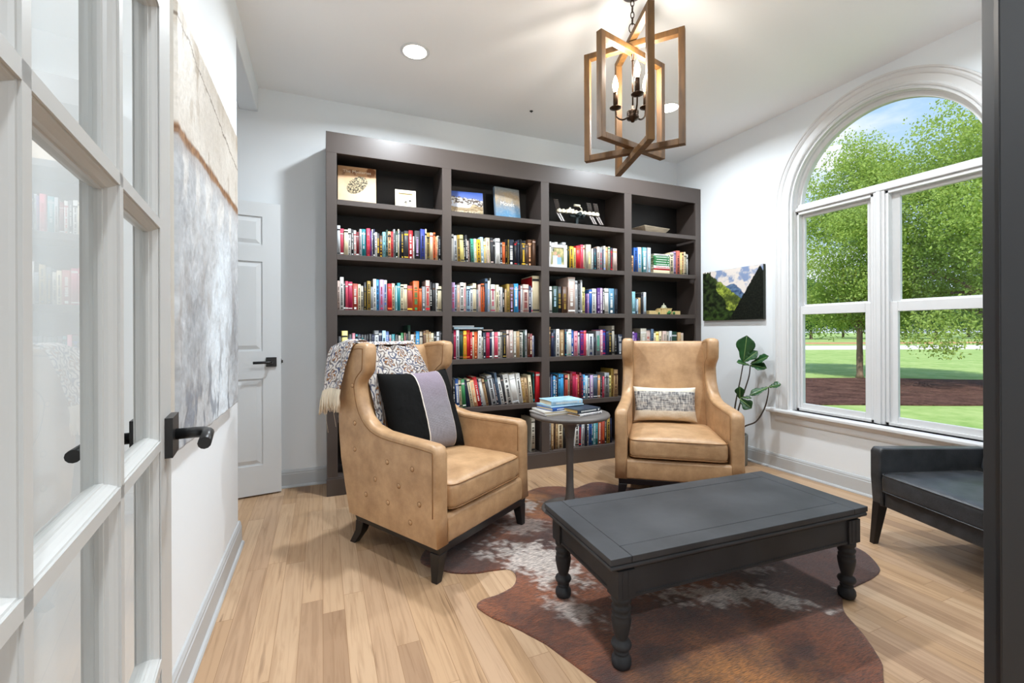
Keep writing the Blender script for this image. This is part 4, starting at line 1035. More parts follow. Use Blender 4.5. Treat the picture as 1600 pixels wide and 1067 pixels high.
# ------------------------------------------------------------------ pillows
def pillow_mesh(name, w, h, t, nu=44, nv=44, colfn=None, droop=0.0):
    def f(u, v, side):
        a, b_ = 2 * u - 1, 2 * v - 1
        x = a * w / 2 * (1 - 0.055 * (1 - b_ * b_) * abs(a) ** 3); z = b_ * h / 2 * (1 - 0.075 * (1 - a * a) * abs(b_) ** 3)
        th = t / 2 * ((1 - a ** 4) * (1 - b_ ** 4)) ** 0.55
        th += 0.003 * fbm(a * 3, b_ * 3, side) * (1 - abs(a * b_)) * min(1, th * 40)
        return Vector((x, -side * th, z + h / 2))
    vs = []; fs = []
    for side in (1, -1):
        k = len(vs)
        vs += [f(i / (nu - 1), j / (nv - 1), side) for j in range(nv) for i in range(nu)]
        for j in range(nv - 1):
            for i in range(nu - 1):
                a = k + j * nu + i; q = (a, a + 1, a + nu + 1, a + nu); fs.append(q if side > 0 else q[::-1])
    me = bpy.data.meshes.new(name); me.from_pydata([tuple(v) for v in vs], [], fs); me.polygons.foreach_set('use_smooth', [True] * len(fs)); me.update()
    if colfn:
        cols = []
        for side in (1, -1): cols += [colfn(i / (nu - 1), j / (nv - 1)) for j in range(nv) for i in range(nu)]
        paint(me, cols)
    return me
M_cloth = attr_mat('woven_cloth', 0.9, bump=0.5, bscale=420, spec=0.1, fine=0.10, fscale=260)
def local_to_world(root, p):
    return Matrix.Translation(root.location) @ Matrix.Rotation(root.rotation_euler[2], 4, 'Z') @ Vector(p)
def put(o, root, p, euler):
    M = Matrix.Translation(root.location) @ Matrix.Rotation(root.rotation_euler[2], 4, 'Z') @ Matrix.Translation(p) @ (Matrix.Rotation(euler[2], 4, 'Z') @ Matrix.Rotation(euler[0], 4, 'X') @ Matrix.Rotation(euler[1], 4, 'Y'))
    o.matrix_world = M
    o.location = M.to_translation(); o.rotation_euler = M.to_euler()
def c_black(u, v):
    if 0.40 < u < 0.412 or 0.795 < u < 0.803: return srgb('e6dccf')[:3]
    if 0.412 <= u <= 0.795:
        a = 0.5 + 0.5 * math.sin(u * 560 + 2.2 * math.sin(v * 16) + 1.3 * math.sin(v * 41)); b_ = 0.5 + 0.5 * math.sin(v * 330)
        c = mixc(srgb('2a2628'), srgb('dcd6de'), 0.08 + 0.66 * a * (0.5 + 0.5 * b_))
        return mixc(c, srgb('a080a0'), 0.28 * sstep(0.35, 0.95, v))
    return srgb('161616')[:3]
me = pillow_mesh('throw_pillow', 0.52, 0.50, 0.16, 220, 150, c_black); me.materials.append(M_cloth)
p1 = link('throw_pillow', me)
tag(p1, 'large square black pillow with a striped woven panel, on the left wingback chair', 'pillow')
put(p1, ch1, (0.018, 0.415, 0.446), (math.radians(-21), math.radians(1), math.radians(-5)))
def c_lum(u, v):
    if v > 0.86 or v < 0.30: return mixc(srgb('e6dccb'), srgb('d8ccb6'), 0.5 + 0.5 * fbm(u * 9, v * 9, 2))
    a = fbm(u * 46, v * 7, 1, 3); b_ = fbm(u * 7, v * 46, 5, 3)
    return mixc(srgb('4c4d56'), srgb('dcd8d0'), 0.46 + 0.55 * a + 0.55 * b_)
me = pillow_mesh('lumbar_pillow', 0.46, 0.262, 0.13, 130, 80, c_lum); me.materials.append(M_cloth)
p2 = link('lumbar_pillow', me)
tag(p2, 'small oblong pillow in cream with a grey tweed band on the right wingback chair', 'pillow')
put(p2, ch2, (-0.035, 0.510, 0.460), (math.radians(-13), 0, math.radians(3)))

# ------------------------------------------------------------------ throw blanket over the left wingback
def c_throw(p, q):
    """floral lattice in cream, grey-blue and brown; p, q in metres along the cloth"""
    s = 0.115
    a = p / s; b_ = q / s
    i, j = math.floor(a), math.floor(b_ + 0.5 * (math.floor(a) % 2))
    fx = a - i - 0.5; fy = b_ + 0.5 * (i % 2) - j - 0.5
    r = math.hypot(fx, fy); th = math.atan2(fy, fx)
    w = noise.noise(Vector((p * 42, q * 42, 1))) * 0.35
    pet = math.sin(r * 30 + 1.6 * math.cos(th * 6) + w * 9)
    lat = abs(fx) + abs(fy)
    c = srgb('ded8d2')[:3]
    if pet > 0.25: c = mixc(srgb('57607c'), srgb('82756e'), 0.5 + 0.5 * math.sin(th * 3 + i))
    if r < 0.30 and math.sin(th * 5 + r * 20 + w * 6) > 0.5: c = srgb('9a6a42')[:3]
    if 0.86 < lat + w * 0.25 < 0.98: c = srgb('f0ece8')[:3]
    elif 0.80 < lat + w * 0.25 < 0.86: c = srgb('474a5c')[:3]
    return c
M_throw = attr_mat('patterned_throw_cloth', 0.95, bump=0.6, bscale=300, spec=0.05, fine=0.12, fscale=200)
M_fringe = mat('cream_fringe', 'dccdb6', 0.95)
def back_y(x, z):       # front surface of the inner back, in chair coordinates
    v = (z - 0.40) / 0.645; y = 0.590 + 0.115 * v; hx = 0.398 - 0.080 - px_shift(y) + 0.006; u = x / hx
    return y - 0.030 * max(0, 1 - u * u) * math.sin(math.pi * min(1, max(0, v) * 0.9 + 0.05)) ** 0.6
vs, fs, cols = [], [], []
def patch(nu, nv, fn, pq):
    k = len(vs)
    for j in range(nv):
        for i in range(nu):
            u, v = i / (nu - 1), j / (nv - 1); vs.append(fn(u, v)); cols.append(c_throw(*pq(u, v)))
    for j in range(nv - 1):
        for i in range(nu - 1):
            a = k + j * nu + i; fs.append((a, a + 1, a + nu + 1, a + nu))
# part lying on the inner back: left strip runs lower than the rest
def front(u, v):
    x = -0.262 + u * 0.415 + 0.13 * v * u
    zb = 0.815 - 0.0 * u
    low = 0.245 * sstep(0.20, 0.10, u)
    z = 1.063 - v * (1.063 - (zb - low)) + 0.006 * math.sin(u * 23)
    x += 0.03 * v * sstep(0.25, 0.0, u) * 1.4
    y = back_y(x, z) - 0.010 - 0.005 * (0.5 + 0.5 * math.sin(u * 20 + v * 3)) - 0.02 * sstep(0.25, 0.0, u) * v
    return (x, y, z)
patch(150, 110, front, lambda u, v: (u * 0.45, v * 0.30))
# over the top of the back and down behind
def over(u, v):
    x = -0.262 + u * 0.415
    y0 = back_y(x, 1.045) - 0.011
    if v < 0.35:
        t_ = v / 0.35; y = y0 + t_ * 0.105; z = 1.062 + 0.022 * math.sin(math.pi * min(1, t_ * 0.8 + 0.1)) + 0.004
    else:
        t_ = (v - 0.35) / 0.65; y = 0.818 + 0.012 * math.sin(u * 15) * t_ + 0.02 * t_; z = 1.066 - t_ * 0.26
        if t_ < 0.1: y = y0 + 0.105 + (0.818 - y0 - 0.105) * (t_ / 0.1)
    return (x, y, z)
patch(110, 70, over, lambda u, v: (u * 0.45, -v * 0.40))
# across the rear of the left wing and down its outer side
def side(u, v):
    # u: 0 at front edge of the hanging part, 1 at the rear; v: 0 at the inner back corner, 1 at the bottom edge
    yt = 0.635 + u * 0.205
    if v < 0.28:
        t_ = v / 0.28; x = -0.262 - t_ * 0.078; y = yt - 0.0 * t_; z = 1.094 + 0.012 * math.sin(math.pi * t_) - 0.05 * max(0, u - 0.5) * 1.2
        return (x, y, z)
    t_ = (v - 0.28) / 0.72
    x = -0.340 - 0.010 * sstep(0, 0.15, t_) - 0.022 * t_ - 0.010 * math.sin(u * 9 + 1) * t_
    y = yt + t_ * (0.085 - 0.03 * u) + 0.008 * math.sin(u * 7 + t_ * 4)
    z = 1.094 - 0.05 * max(0, u - 0.5) * 1.2 - t_ * 0.255
    return (x, y, z)
patch(100, 130, side, lambda u, v: (0.6 + u * 0.25, v * 0.36))
me = bpy.data.meshes.new('throw_blanket'); me.from_pydata(vs, [], fs); me.polygons.foreach_set('use_smooth', [True] * len(fs)); me.update(); paint(me, cols); me.materials.append(M_throw)
th = link('throw_blanket', me); th.location = ch1.location; th.rotation_euler = ch1.rotation_euler
sd = th.modifiers.new('thickness', 'SOLIDIFY'); sd.thickness = 0.004; sd.offset = 0
tag(th, 'floral grey, cream and brown fringed throw draped over the left wingback chair', 'blanket')
b = MB(); r3 = random.Random(4)
for k in range(64):
    u = k / 63; p = Vector(side(u, 1.0)); L_ = r3.uniform(0.095, 0.13); dx, dy = r3.uniform(-.02, .012), r3.uniform(-.02, .02)
    b.tube([p, p + Vector((dx * .3 - 0.004, dy * .3, -L_ * .35)), p + Vector((dx * .8, dy * .6, -L_ * .7)), p + Vector((dx, dy, -L_))], [0.0045, 0.0055, 0.005, 0.002], 6)
for u, L_ in ((0.35, 0.21), (0.62, 0.24)):
    p = Vector(side(u, 1.0)); b.tube([p, p + Vector((-.006, .01, -L_ * .5)), p + Vector((-.002, -.012, -L_))], 0.0009, 5)
b.build('fringe', M_fringe, th)

# ------------------------------------------------------------------ round side table with books
M_stone = mat('grey_brown_cast_metal', '605a56', 0.5, bump=0.15, bscale=30, var=0.22, vscale=7, spec=0.5)
stb = thing('side_table', 'round grey-brown pedestal side table stacked with books between the wingback chairs', 'side table', (1.468, 2.53, 0))
b = MB(); b.lathe([(0.0, 0.625), (0.238, 0.625), (0.252, 0.621), (0.256, 0.612), (0.252, 0.602), (0.235, 0.594), (0.12, 0.590), (0.0, 0.590)][::-1], 64); b.build('table_top', M_stone, stb)
b = MB(); b.lathe([(0.050, 0.02), (0.036, 0.05), (0.027, 0.10), (0.023, 0.20), (0.023, 0.36), (0.027, 0.45), (0.036, 0.52), (0.052, 0.56), (0.078, 0.583), (0.105, 0.591)], 32); b.build('pedestal', M_stone, stb)
b = MB(); b.lathe([(0.0, 0.0), (0.180, 0.0), (0.184, 0.006), (0.180, 0.014), (0.13, 0.020), (0.075, 0.026), (0.050, 0.034), (0.036, 0.05)], 48); b.build('base', M_stone, stb)
g = 'books lying on the round side table'; zt = 0.6255
bm = book_mat
M_pg2 = mat('yellowed_pages', 'd9b470', 0.8); M_pg3 = mat('cream_pages', 'e0d2b4', 0.8, bump=0.3, bscale=60, stretch=(1, 1, 30))
tx, ty = 1.468, 2.53
A1 = math.radians(-16)
flat_book('b', 'dog-eared grey magazine at the bottom of the left book stack, round side table', g, tx - 0.085, ty + 0.03, zt, 0.20, 0.27, 0.011, A1 - 1.2, mat('grey_magazine', 'a4a09c', 0.5), None, page=M_page)
flat_book('b', 'second grey and cream magazine from the bottom of the left stack, round side table', g, tx - 0.075, ty + 0.036, zt + 0.0115, 0.19, 0.26, 0.012, A1 - 1.32, mat('pale_magazine', 'c6c2ba', 0.5), None, page=M_page)
flat_book('b', 'blue covered book in the middle of the left stack on the round side table', g, tx - 0.055, ty + 0.05, zt + 0.024, 0.235, 0.165, 0.019, A1 + 0.50, bm('b'), bm('w'), page=M_pg3)
flat_book('b', 'thin pale blue and white book beneath the thick one, left stack, side table', g, tx - 0.04, ty + 0.06, zt + 0.0435, 0.25, 0.18, 0.008, A1 + 0.38, bm('l'), None, page=M_pg3)
flat_book('b', 'thick pale blue hardcover on top of the left stack on the round side table', g, tx - 0.035, ty + 0.055, zt + 0.052, 0.235, 0.155, 0.031, A1 + 0.34, mat('sky_dust_jacket', 'a6cbe2', 0.3, var=0.35, vscale=14), bm('w'), page=M_pg3)
flat_book('b', 'small white paperback under the navy book at the front of the side table', g, tx + 0.052, ty - 0.085, zt, 0.20, 0.125, 0.016, A1 + 0.56, mat('marbled_white_cover', 'd8d4d4', 0.4, var=0.2, vscale=60), bm('g'), page=mat('brown_pages', 'a8875c', 0.8))
flat_book('b', 'navy leather-bound book with yellowed pages on top of the small white paperback', g, tx + 0.045, ty - 0.075, zt + 0.0165, 0.195, 0.13, 0.024, A1 + 0.50, mat('navy_leather', '23303f', 0.35), bm('w'), page=M_pg2)

# ------------------------------------------------------------------ coffee table
def paint_mat(name, c, edge=0.0):
    return mat(name, c, 0.55, bump=0.12, bscale=25, var=0.38, vscale=3.4, spec=0.32)
M_ct = paint_mat('worn_charcoal_paint', '3b3c3f'); M_ctl = paint_mat('worn_charcoal_paint_legs', '2d2e31')
M_gap = mat('dark_joint', '17181a', 0.7)
CT_H = 0.398
ct = thing('coffee_table', 'rectangular charcoal painted coffee table with turned legs on the cowhide rug', 'coffee table', (1.515, 1.468, 0), math.radians(-2.5))
LX, LY = 0.635, 0.262
b = MB(); bw = 0.082; g_ = 0.0016
b.box(-LX, -LX + bw, -LY, LY, CT_H - 0.022, CT_H); b.box(LX - bw, LX, -LY, LY, CT_H - 0.022, CT_H)
b.box(-LX + bw + g_, LX - bw - g_, -LY, -LY + bw * 0.9, CT_H - 0.022, CT_H); b.box(-LX + bw + g_, LX - bw - g_, LY - bw * 0.9, LY, CT_H - 0.022, CT_H)
b.box(-LX + bw + g_, LX - bw - g_, -LY + bw * 0.9 + g_, LY - bw * 0.9 - g_, CT_H - 0.022, CT_H - 0.0004)
b.build('table_top', M_ct, ct, bevel=0.0022)
b = MB(); b.box(-LX + 0.004, LX - 0.004, -LY + 0.004, LY - 0.004, CT_H - 0.0245, CT_H - 0.0035); b.build('joint_line', M_gap, ct)
b = MB(); b.box(-LX + 0.001, LX - 0.001, -LY + 0.001, LY - 0.001, CT_H - 0.041, CT_H - 0.0255); b.box(-LX + 0.016, LX - 0.016, -LY + 0.016, LY - 0.016, CT_H - 0.052, CT_H - 0.041); b.build('under_moulding', M_ct, ct, bevel=0.005)
LGX, LGY = 0.567, 0.218
def apron(x0, x1, y0, y1, horizontal):
    b = MB(); z0, z1 = CT_H - 0.150, CT_H - 0.052
    b.box(x0, x1, y0, y1, z0, z1)
    if horizontal: b.box(x0, x1, y0 - 0.003, y1 + 0.003, z0, z0 + 0.010); b.box(x0, x1, y0 - 0.0015, y1 + 0.0015, z0 + 0.010, z0 + 0.014)
    else: b.box(x0 - 0.003, x1 + 0.003, y0, y1, z0, z0 + 0.010); b.box(x0 - 0.0015, x1 + 0.0015, y0, y1, z0 + 0.010, z0 + 0.014)
    b.build('apron', M_ctl, ct, bevel=0.0012)
for sy in (-1, 1): apron(-LGX + 0.034, LGX - 0.034, sy * (LGY + 0.016) - 0.009, sy * (LGY + 0.016) + 0.009, True)
for sx in (-1, 1): apron(sx * (LGX + 0.016) - 0.009, sx * (LGX + 0.016) + 0.009, -LGY + 0.034, LGY - 0.034, False)
LEG = [(0.0, 0.0), (0.020, 0.0), (0.030, 0.008), (0.0335, 0.020), (0.032, 0.034), (0.024, 0.045), (0.020, 0.049), (0.025, 0.052), (0.025, 0.056), (0.020, 0.060), (0.031, 0.069), (0.0345, 0.078), (0.031, 0.087),
       (0.021, 0.094), (0.020, 0.098), (0.024, 0.110), (0.029, 0.130), (0.0325, 0.152), (0.033, 0.165), (0.029, 0.172), (0.031, 0.176), (0.031, 0.181), (0.026, 0.186), (0.032, 0.194), (0.033, 0.201), (0.028, 0.208), (0.027, 0.214), (0.033, 0.220), (0.0335, 0.232), (0.030, 0.238)]
LEG = [(r * 1.02, z * 1.045) for r, z in LEG]
for sx in (-1, 1):
    for sy in (-1, 1):
        b = MB(); b.lathe(LEG + [(0.0, LEG[-1][1])], 32, sx * LGX, sy * LGY, 0.0)
        b.box(sx * LGX - 0.034, sx * LGX + 0.034, sy * LGY - 0.034, sy * LGY + 0.034, LEG[-1][1] - 0.001, CT_H - 0.052)
        for q in (-0.018, 0.006): b.box(sx * LGX + q, sx * LGX + q + 0.010, sy * LGY - 0.0352, sy * LGY + 0.0352, LEG[-1][1] + 0.006, CT_H - 0.054)
        b.build('leg', M_ctl, ct)

# ------------------------------------------------------------------ low dark lounge chair under the window
M_dl = leather('black_leather', '262829', '46484c', 0.36)
M_esp = mat('espresso_wood', '1c1817', 0.35)
lc = thing('lounge_chair', 'low black leather lounge chair with tapered wooden legs beside the window', 'lounge chair', (2.655, 1.165, 0), math.radians(-107.5))
HWL = 0.355
for sx in (-1, 1):
    b = MB(); x0, x1 = (sx * HWL, sx * (HWL - 0.062)) if sx > 0 else (sx * HWL, sx * (HWL - 0.062))
    xa, xb = min(x0, x1), max(x0, x1)
    b.prism([(0.000, 0.205), (-0.012, 0.36), (-0.012, 0.495), (0.004, 0.518), (0.64, 0.500), (0.66, 0.47), (0.60, 0.215)], xa, xb, 'x')
    b.build('arm', M_dl, lc, bevel=0.010, bseg=3)
    b = MB(); cx = sx * (HWL - 0.028)
    b.hexa([(cx - 0.013, -0.030, 0), (cx + 0.013, -0.030, 0), (cx + 0.013, -0.002, 0), (cx - 0.013, -0.002, 0)],
           [(cx - 0.020, -0.004, 0.222), (cx + 0.020, -0.004, 0.222), (cx + 0.020, 0.052, 0.222), (cx - 0.020, 0.052, 0.222)]); b.build('leg', M_esp, lc, bevel=0.002)
    b = MB()
    b.hexa([(cx - 0.013, 0.640, 0), (cx + 0.013, 0.640, 0), (cx + 0.013, 0.668, 0), (cx - 0.013, 0.668, 0)],
           [(cx - 0.020, 0.545, 0.222), (cx + 0.020, 0.545, 0.222), (cx + 0.020, 0.600, 0.222), (cx - 0.020, 0.600, 0.222)]); b.build('leg', M_esp, lc, bevel=0.002)
b = MB(); b.box(-HWL + 0.0625, HWL - 0.0625, 0.012, 0.60, 0.205, 0.285); b.build('seat_frame', M_dl, lc, bevel=0.008)
def cush2(u, v):
    a = 2 * math.pi * u; p = math.pi * (v - 0.5); f = lambda q, e: math.copysign(abs(q) ** e, q)
    x = 0.291 * f(math.cos(p), 0.13) * f(math.cos(a), 0.10); y = 0.262 + 0.285 * f(math.cos(p), 0.13) * f(math.sin(a), 0.10); z = 0.052 * f(math.sin(p), 0.35)
    if z > 0: z *= 1 + 0.40 * max(0, 1 - (x / 0.30) ** 2) * max(0, 1 - ((y - 0.26) / 0.30) ** 2)
    return Vector((x, y, 0.339 + z))
me = grid_mesh('seat_cushion', 96, 27, cush2, closed_u=True); me.materials.append(M_dl); co = link('seat_cushion', me, lc)
for zz in (0.384, 0.298):
    pts = []
    for k in range(72):
        a = 2 * math.pi * k / 72; f = lambda q, e: math.copysign(abs(q) ** e, q)
        pts.append((0.290 * f(math.cos(a), 0.12), 0.262 + 0.284 * f(math.sin(a), 0.12), zz))
    s_ = MB(); s_.tube(pts, 0.0032, 6, closed=True); s_.build('piping', M_dl, co)
b = MB(); b.hexa([(-0.285, 0.555, 0.39), (0.285, 0.555, 0.39), (0.285, 0.645, 0.38), (-0.285, 0.645, 0.38)], [(-0.285, 0.655, 0.77), (0.285, 0.655, 0.77), (0.285, 0.725, 0.76), (-0.285, 0.725, 0.76)]); b.build('backrest', M_dl, lc, bevel=0.025, bseg=4)

# ------------------------------------------------------------------ cowhide rug
RUG = [(0.52, 2.125), (0.60, 2.060), (0.68, 2.032), (0.76, 2.024), (0.815, 2.008), (0.836, 1.978), (0.830, 1.925), (0.785, 1.862), (0.70, 1.832), (0.625, 1.820), (0.592, 1.785), (0.610, 1.725), (0.66, 1.640), (0.735, 1.509), (0.787, 1.363), (0.826, 1.240),
       (0.87, 1.09), (0.96, 0.98), (1.10, 0.93), (1.22, 0.84), (1.34, 0.73), (1.46, 0.735), (1.58, 0.82), (1.72, 0.905), (1.79, 0.955), (1.874, 1.050), (1.935, 1.143), (2.020, 1.212), (2.10, 1.250), (2.25, 1.262), (2.408, 1.285), (2.484, 1.326), (2.572, 1.43), (2.590, 1.515), (2.55, 1.59), (2.58, 1.65), (2.60, 1.72), (2.50, 1.79), (2.38, 1.84),
       (2.28, 2.00), (2.22, 2.20), (2.19, 2.42), (2.12, 2.60), (2.04, 2.73), (1.995, 2.80), (1.94, 2.885), (1.86, 2.90), (1.76, 2.865), (1.69, 2.845), (1.61, 2.925), (1.48, 2.96), (1.35, 2.925), (1.24, 2.84), (1.12, 2.80), (0.98, 2.83), (0.86, 2.80), (0.82, 2.68), (0.76, 2.52), (0.62, 2.45), (0.50, 2.36), (0.45, 2.24)]
outl = smooth_closed([(x, y) for x, y in RUG], 4)
outl = [Vector((p.x + 0.004 * noise.noise(Vector((p.x * 14, p.y * 14, 0))), p.y + 0.004 * noise.noise(Vector((p.x * 14, p.y * 14, 5))))) for p in outl]
def inside(x, y, poly):
    c = False; n = len(poly); j = n - 1
    for i in range(n):
        xi, yi = poly[i]; xj, yj = poly[j]
        if (yi > y) != (yj > y) and x < (xj - xi) * (y - yi) / (yj - yi) + xi: c = not c
        j = i
    return c
G = 0.0125; pts = list(outl); no = len(outl)
opl = [(p.x, p.y) for p in outl]
for i in range(int(2.3 / G)):
    for j in range(int(2.4 / G)):
        x, y = 0.4 + i * G, 0.65 + j * G
        if inside(x, y, opl) and min((x - p[0]) ** 2 + (y - p[1]) ** 2 for p in opl[::2]) > (G * 0.7) ** 2: pts.append(Vector((x, y)))
res = geometry.delaunay_2d_cdt(pts, [(i, (i + 1) % no) for i in range(no)], [], 1, 1e-6)
rv, rf = res[0], res[2]
def c_rug(x, y):
    n1 = fbm(x * 3.1, y * 3.1, 4.0, 5); n2 = fbm(x * 9, y * 9, 8.0, 4); n3 = fbm(x * 30, y * 30, 2.0, 3)
    c = mixc(srgb('451e10'), srgb('864824'), 0.5 + 0.9 * n1 + 0.3 * n2)
    c = mixc(c, srgb('3a2320'), sstep(1.55, 2.3, x + 0.25 * n1) * 0.75 + sstep(1.15, 0.85, x + 0.2 * n1) * sstep(1.7, 2.2, y) * 0.5)
    # golden areas low in front and far behind
    c = mixc(c, srgb('b87a3a'), 0.75 * sstep(0.32, 0.0, math.hypot((x - 1.22) / 1.3, (y - 1.02)) - 0.10 * n2) + 0.6 * sstep(0.30, 0.0, math.hypot(x - 1.25, (y - 2.75)) - 0.1 * n2))
    def spot(cx, cy, rx, ry, a, k=1.0):
        dx, dy = x - cx, y - cy; p = dx * math.cos(a) + dy * math.sin(a); q = -dx * math.sin(a) + dy * math.cos(a)
        e = math.hypot(p / rx, q / ry) + 0.55 * n2 + 0.75 * n3
        return k * sstep(1.05, 0.55, e)
    w = max(spot(0.98, 2.02, 0.17, 0.30, 0.5, .85), spot(0.94, 1.62, 0.07, 0.16, 0.4, .6), spot(1.08, 2.40, 0.16, 0.12, 0.2, .45), spot(1.60, 1.45, 0.30, 0.075, -0.35, .85), spot(1.78, 1.33, 0.16, 0.06, -0.7, .85),
            spot(1.15, 2.66, 0.16, 0.10, 0.3, .8), spot(1.20, 1.00, 0.06, 0.05, 0, .8), spot(0.72, 1.97, 0.10, 0.05, 0.2, .5), spot(1.9, 1.55, 0.12, 0.04, -0.5, .5))
    c = mixc(c, srgb('c9bdb4'), w)
    return c
rz_ = [0.0062 + 0.0018 * fbm(p.x * 4, p.y * 4, 3) if i >= no else 0.0045 for i, p in enumerate(rv)]
vs = [(p.x, p.y, z) for p, z in zip(rv, rz_)]; nb = len(vs)
vs2 = vs + [(rv[i].x, rv[i].y, 0.0006) for i in range(no)]
fs = [tuple(f) for f in rf] + [(i, nb + i, nb + (i + 1) % no, (i + 1) % no) for i in range(no)]
me = bpy.data.meshes.new('cowhide_rug'); me.from_pydata(vs2, [], fs); me.polygons.foreach_set('use_smooth', [True] * len(fs)); me.update()
paint(me, [c_rug(v[0], v[1]) for v in vs2])
M_hide = attr_mat('cowhide', 0.55, bump=1.0, bscale=110, spec=0.35, fine=0.75, fscale=55, stretch=(0.8, 6.0, 1))
_t = M_hide.node_tree
for n_ in _t.nodes:
    if n_.type == 'MAPPING': n_.inputs['Rotation'].default_value = (0, 0, 0.7)
_t.nodes['Principled BSDF'].inputs['Sheen Weight'].default_value = 0.25
me.materials.append(M_hide)
rug = link('cowhide_rug', me); tag(rug, 'brown and white cowhide rug lying on the oak floor under the coffee table', 'rug')

# ------------------------------------------------------------------ pictures on the walls
# tall abstract canvas on the left wall
pc = thing('abstract_painting', 'large textured abstract canvas in cream, grey and rust on the left wall', 'painting', (XL, 2.60, 0.80))
PW, PH, PD = 1.02, 1.32, 0.036
b = MB(); b.box(0.001, PD - 0.009, -PW, 0, 0, PH); b.build('canvas', mat('raw_canvas_edge', 'cfc8be', 0.8), pc)
def c_abs(u, v):
    """u from the near edge to the far edge, v upward"""
    x, y = u * PW, v * PH; n1 = fbm(x * 3, y * 2, 1, 5); n2 = fbm(x * 11, y * 5, 2, 5); n3 = fbm(x * 40, y * 24, 3, 3)
    top = mixc(srgb('c8c0b6'), srgb('dcd7cf'), 0.5 + 0.8 * n1 + 0.2 * n3)
    top = mixc(top, srgb('a89a88'), sstep(0.90, 1.0, v + 0.06 * n2) * 0.6 + 0.5 * sstep(0.35, 0.6, n2))
    low = mixc(srgb('9a9da2'), srgb('ced1d4'), 0.55 + 0.6 * n1 + 0.25 * n3)
    low = mixc(low, srgb('dfe7ee'), 0.95 * sstep(0.26, 0.08, abs(u - 0.62 + 0.06 * math.sin(v * 6)) + 0.12 * n1) * sstep(0.62, 0.5, v))
    low = mixc(low, srgb('e8e6e2'), 0.6 * sstep(0.62, 0.9, math.sin(u * 31 + n1 * 4) * 0.5 + 0.5) * sstep(0.55, 0.62, v) * sstep(0.70, 0.66, v))
    low = mixc(low, srgb('8e8278'), 0.35 * sstep(0.15, 0.6, n2 + 0.35 * abs(u - 0.6)) * sstep(0.62, 0.3, v))
    low = mixc(low, srgb('6c7686'), 0.6 * sstep(0.2, 0.5, n2 - 0.3 * n1) * sstep(0.30, 0.05, v))
    line = 0.715 + 0.010 * n1
    c = top if v > line else low
    d = abs(v - line)
    c = mixc(c, mixc(srgb('6a4426'), srgb('a27850'), 0.5 + n3), sstep(0.020 + 0.010 * n2, 0.006, d))
    if v < line and d < 0.07: c = mixc(c, srgb('9a7c64'), 0.35 * sstep(0.07, 0.0, d))
    # fine crack
    if abs((v - 0.90) + (u - 0.70) * 0.10 + 0.01 * n2) < 0.003: c = srgb('7c6e60')[:3]
    return c
def abs_pt(u, v):
    x, y = u * PW, v * PH
    if u < 0.001 or u > 0.999 or v < 0.001 or v > 0.999: return Vector((PD - 0.0095, -PW + u * PW, v * PH))
    return Vector((PD + 0.0035 * fbm(x * 16, y * 10, 6, 4) * (0.4 + sstep(0.72, 0.6, v)), -PW + u * PW, v * PH))
me = grid_mesh('painted_surface', 190, 230, abs_pt); paint(me, [c_abs(i / 189, j / 229) for j in range(230) for i in range(190)])
me.materials.append(attr_mat('oil_paint', 0.5, bump=0.5, bscale=70, spec=0.35, fine=0.08, fscale=60)); link('painted_surface', me, pc)
# mountain valley canvas on the right wall
vc = thing('valley_print', 'canvas print of a green mountain valley hanging left of the window', 'picture', (XR, 2.688, 1.243))
VW, VH, VD = 0.656, 0.468, 0.030
b = MB(); b.box(-VD + 0.001, -0.001, 0, VW, 0, VH); b.build('canvas', mat('dark_canvas_edge', '2c3028', 0.7), vc)
def c_val(u, v):
    n1 = fbm(u * 5, v * 4, 1, 5); n2 = fbm(u * 16, v * 14, 2, 4); n3 = fbm(u * 40, v * 36, 2, 3)
    c = mixc(srgb('e2d8d0'), srgb('8496b8'), sstep(-0.05, 0.35, n1 + (u - 0.62) * 0.5 + 0.15 * (v - 0.6)))
    # far blue ridge
    r1 = 0.62 - 1.15 * (u - 0.56) if u > 0.5 else 0.69
    if 0.40 < u < 0.74 and v < 0.70 - 2.0 * max(0, u - 0.55) ** 1.25 - 0.25 * max(0, 0.5 - u) + 0.02 * n2: c = mixc(srgb('31466c'), srgb('6c86a4'), 0.5 + n2)
    # sunlit green slope
    g = 0.86 - 1.02 * (u - 0.22) + 0.03 * n2
    if u > 0.14 and v < g:
        c = mixc(srgb('4c5c20'), srgb('aab84c'), 0.45 + 0.9 * n2 + 0.5 * n3); c = mixc(c, srgb('5c5468'), 0.6 * sstep(0.34, 0.22, u) * sstep(0.6, 0.9, v))
        c = mixc(c, srgb('22301a'), sstep(0.02, 0.3, n1 + n2 * 0.6) * 0.8)
    # dark left mountain
    e = (0.99 - 2.1 * (u - 0.15) if u > 0.15 else 0.99) + 0.05 * n2
    if v < e and u < 0.15 + (0.99 - v) * 0.36 + 0.05 * n1: c = mixc(srgb('10160c'), srgb('3a4a26'), 0.35 + 0.9 * n2)
    if v < 0.22 + 0.06 * n1: c = mixc(srgb('141e0e'), srgb('3c5224'), 0.4 + n2)
    # black right slope, peak near the right edge
    s = 0.0 + (u - 0.47) * 2.05 if u < 0.95 else 1.0 - (u - 0.95) * 2.4
    if u > 0.45 and v < s + 0.02 * n2: c = mixc(srgb('060705'), srgb('20261a'), 0.25 + n3 * 0.9)
    return c
me = grid_mesh('print_surface', 140, 100, lambda u, v: Vector((-VD, VW * (1 - u), v * VH)), smooth=False)
paint(me, [c_val(i / 139, j / 99) for j in range(100) for i in range(140)]); me.materials.append(attr_mat('canvas_print', 0.45, bump=0.1, bscale=400)); link('print_surface', me, vc)

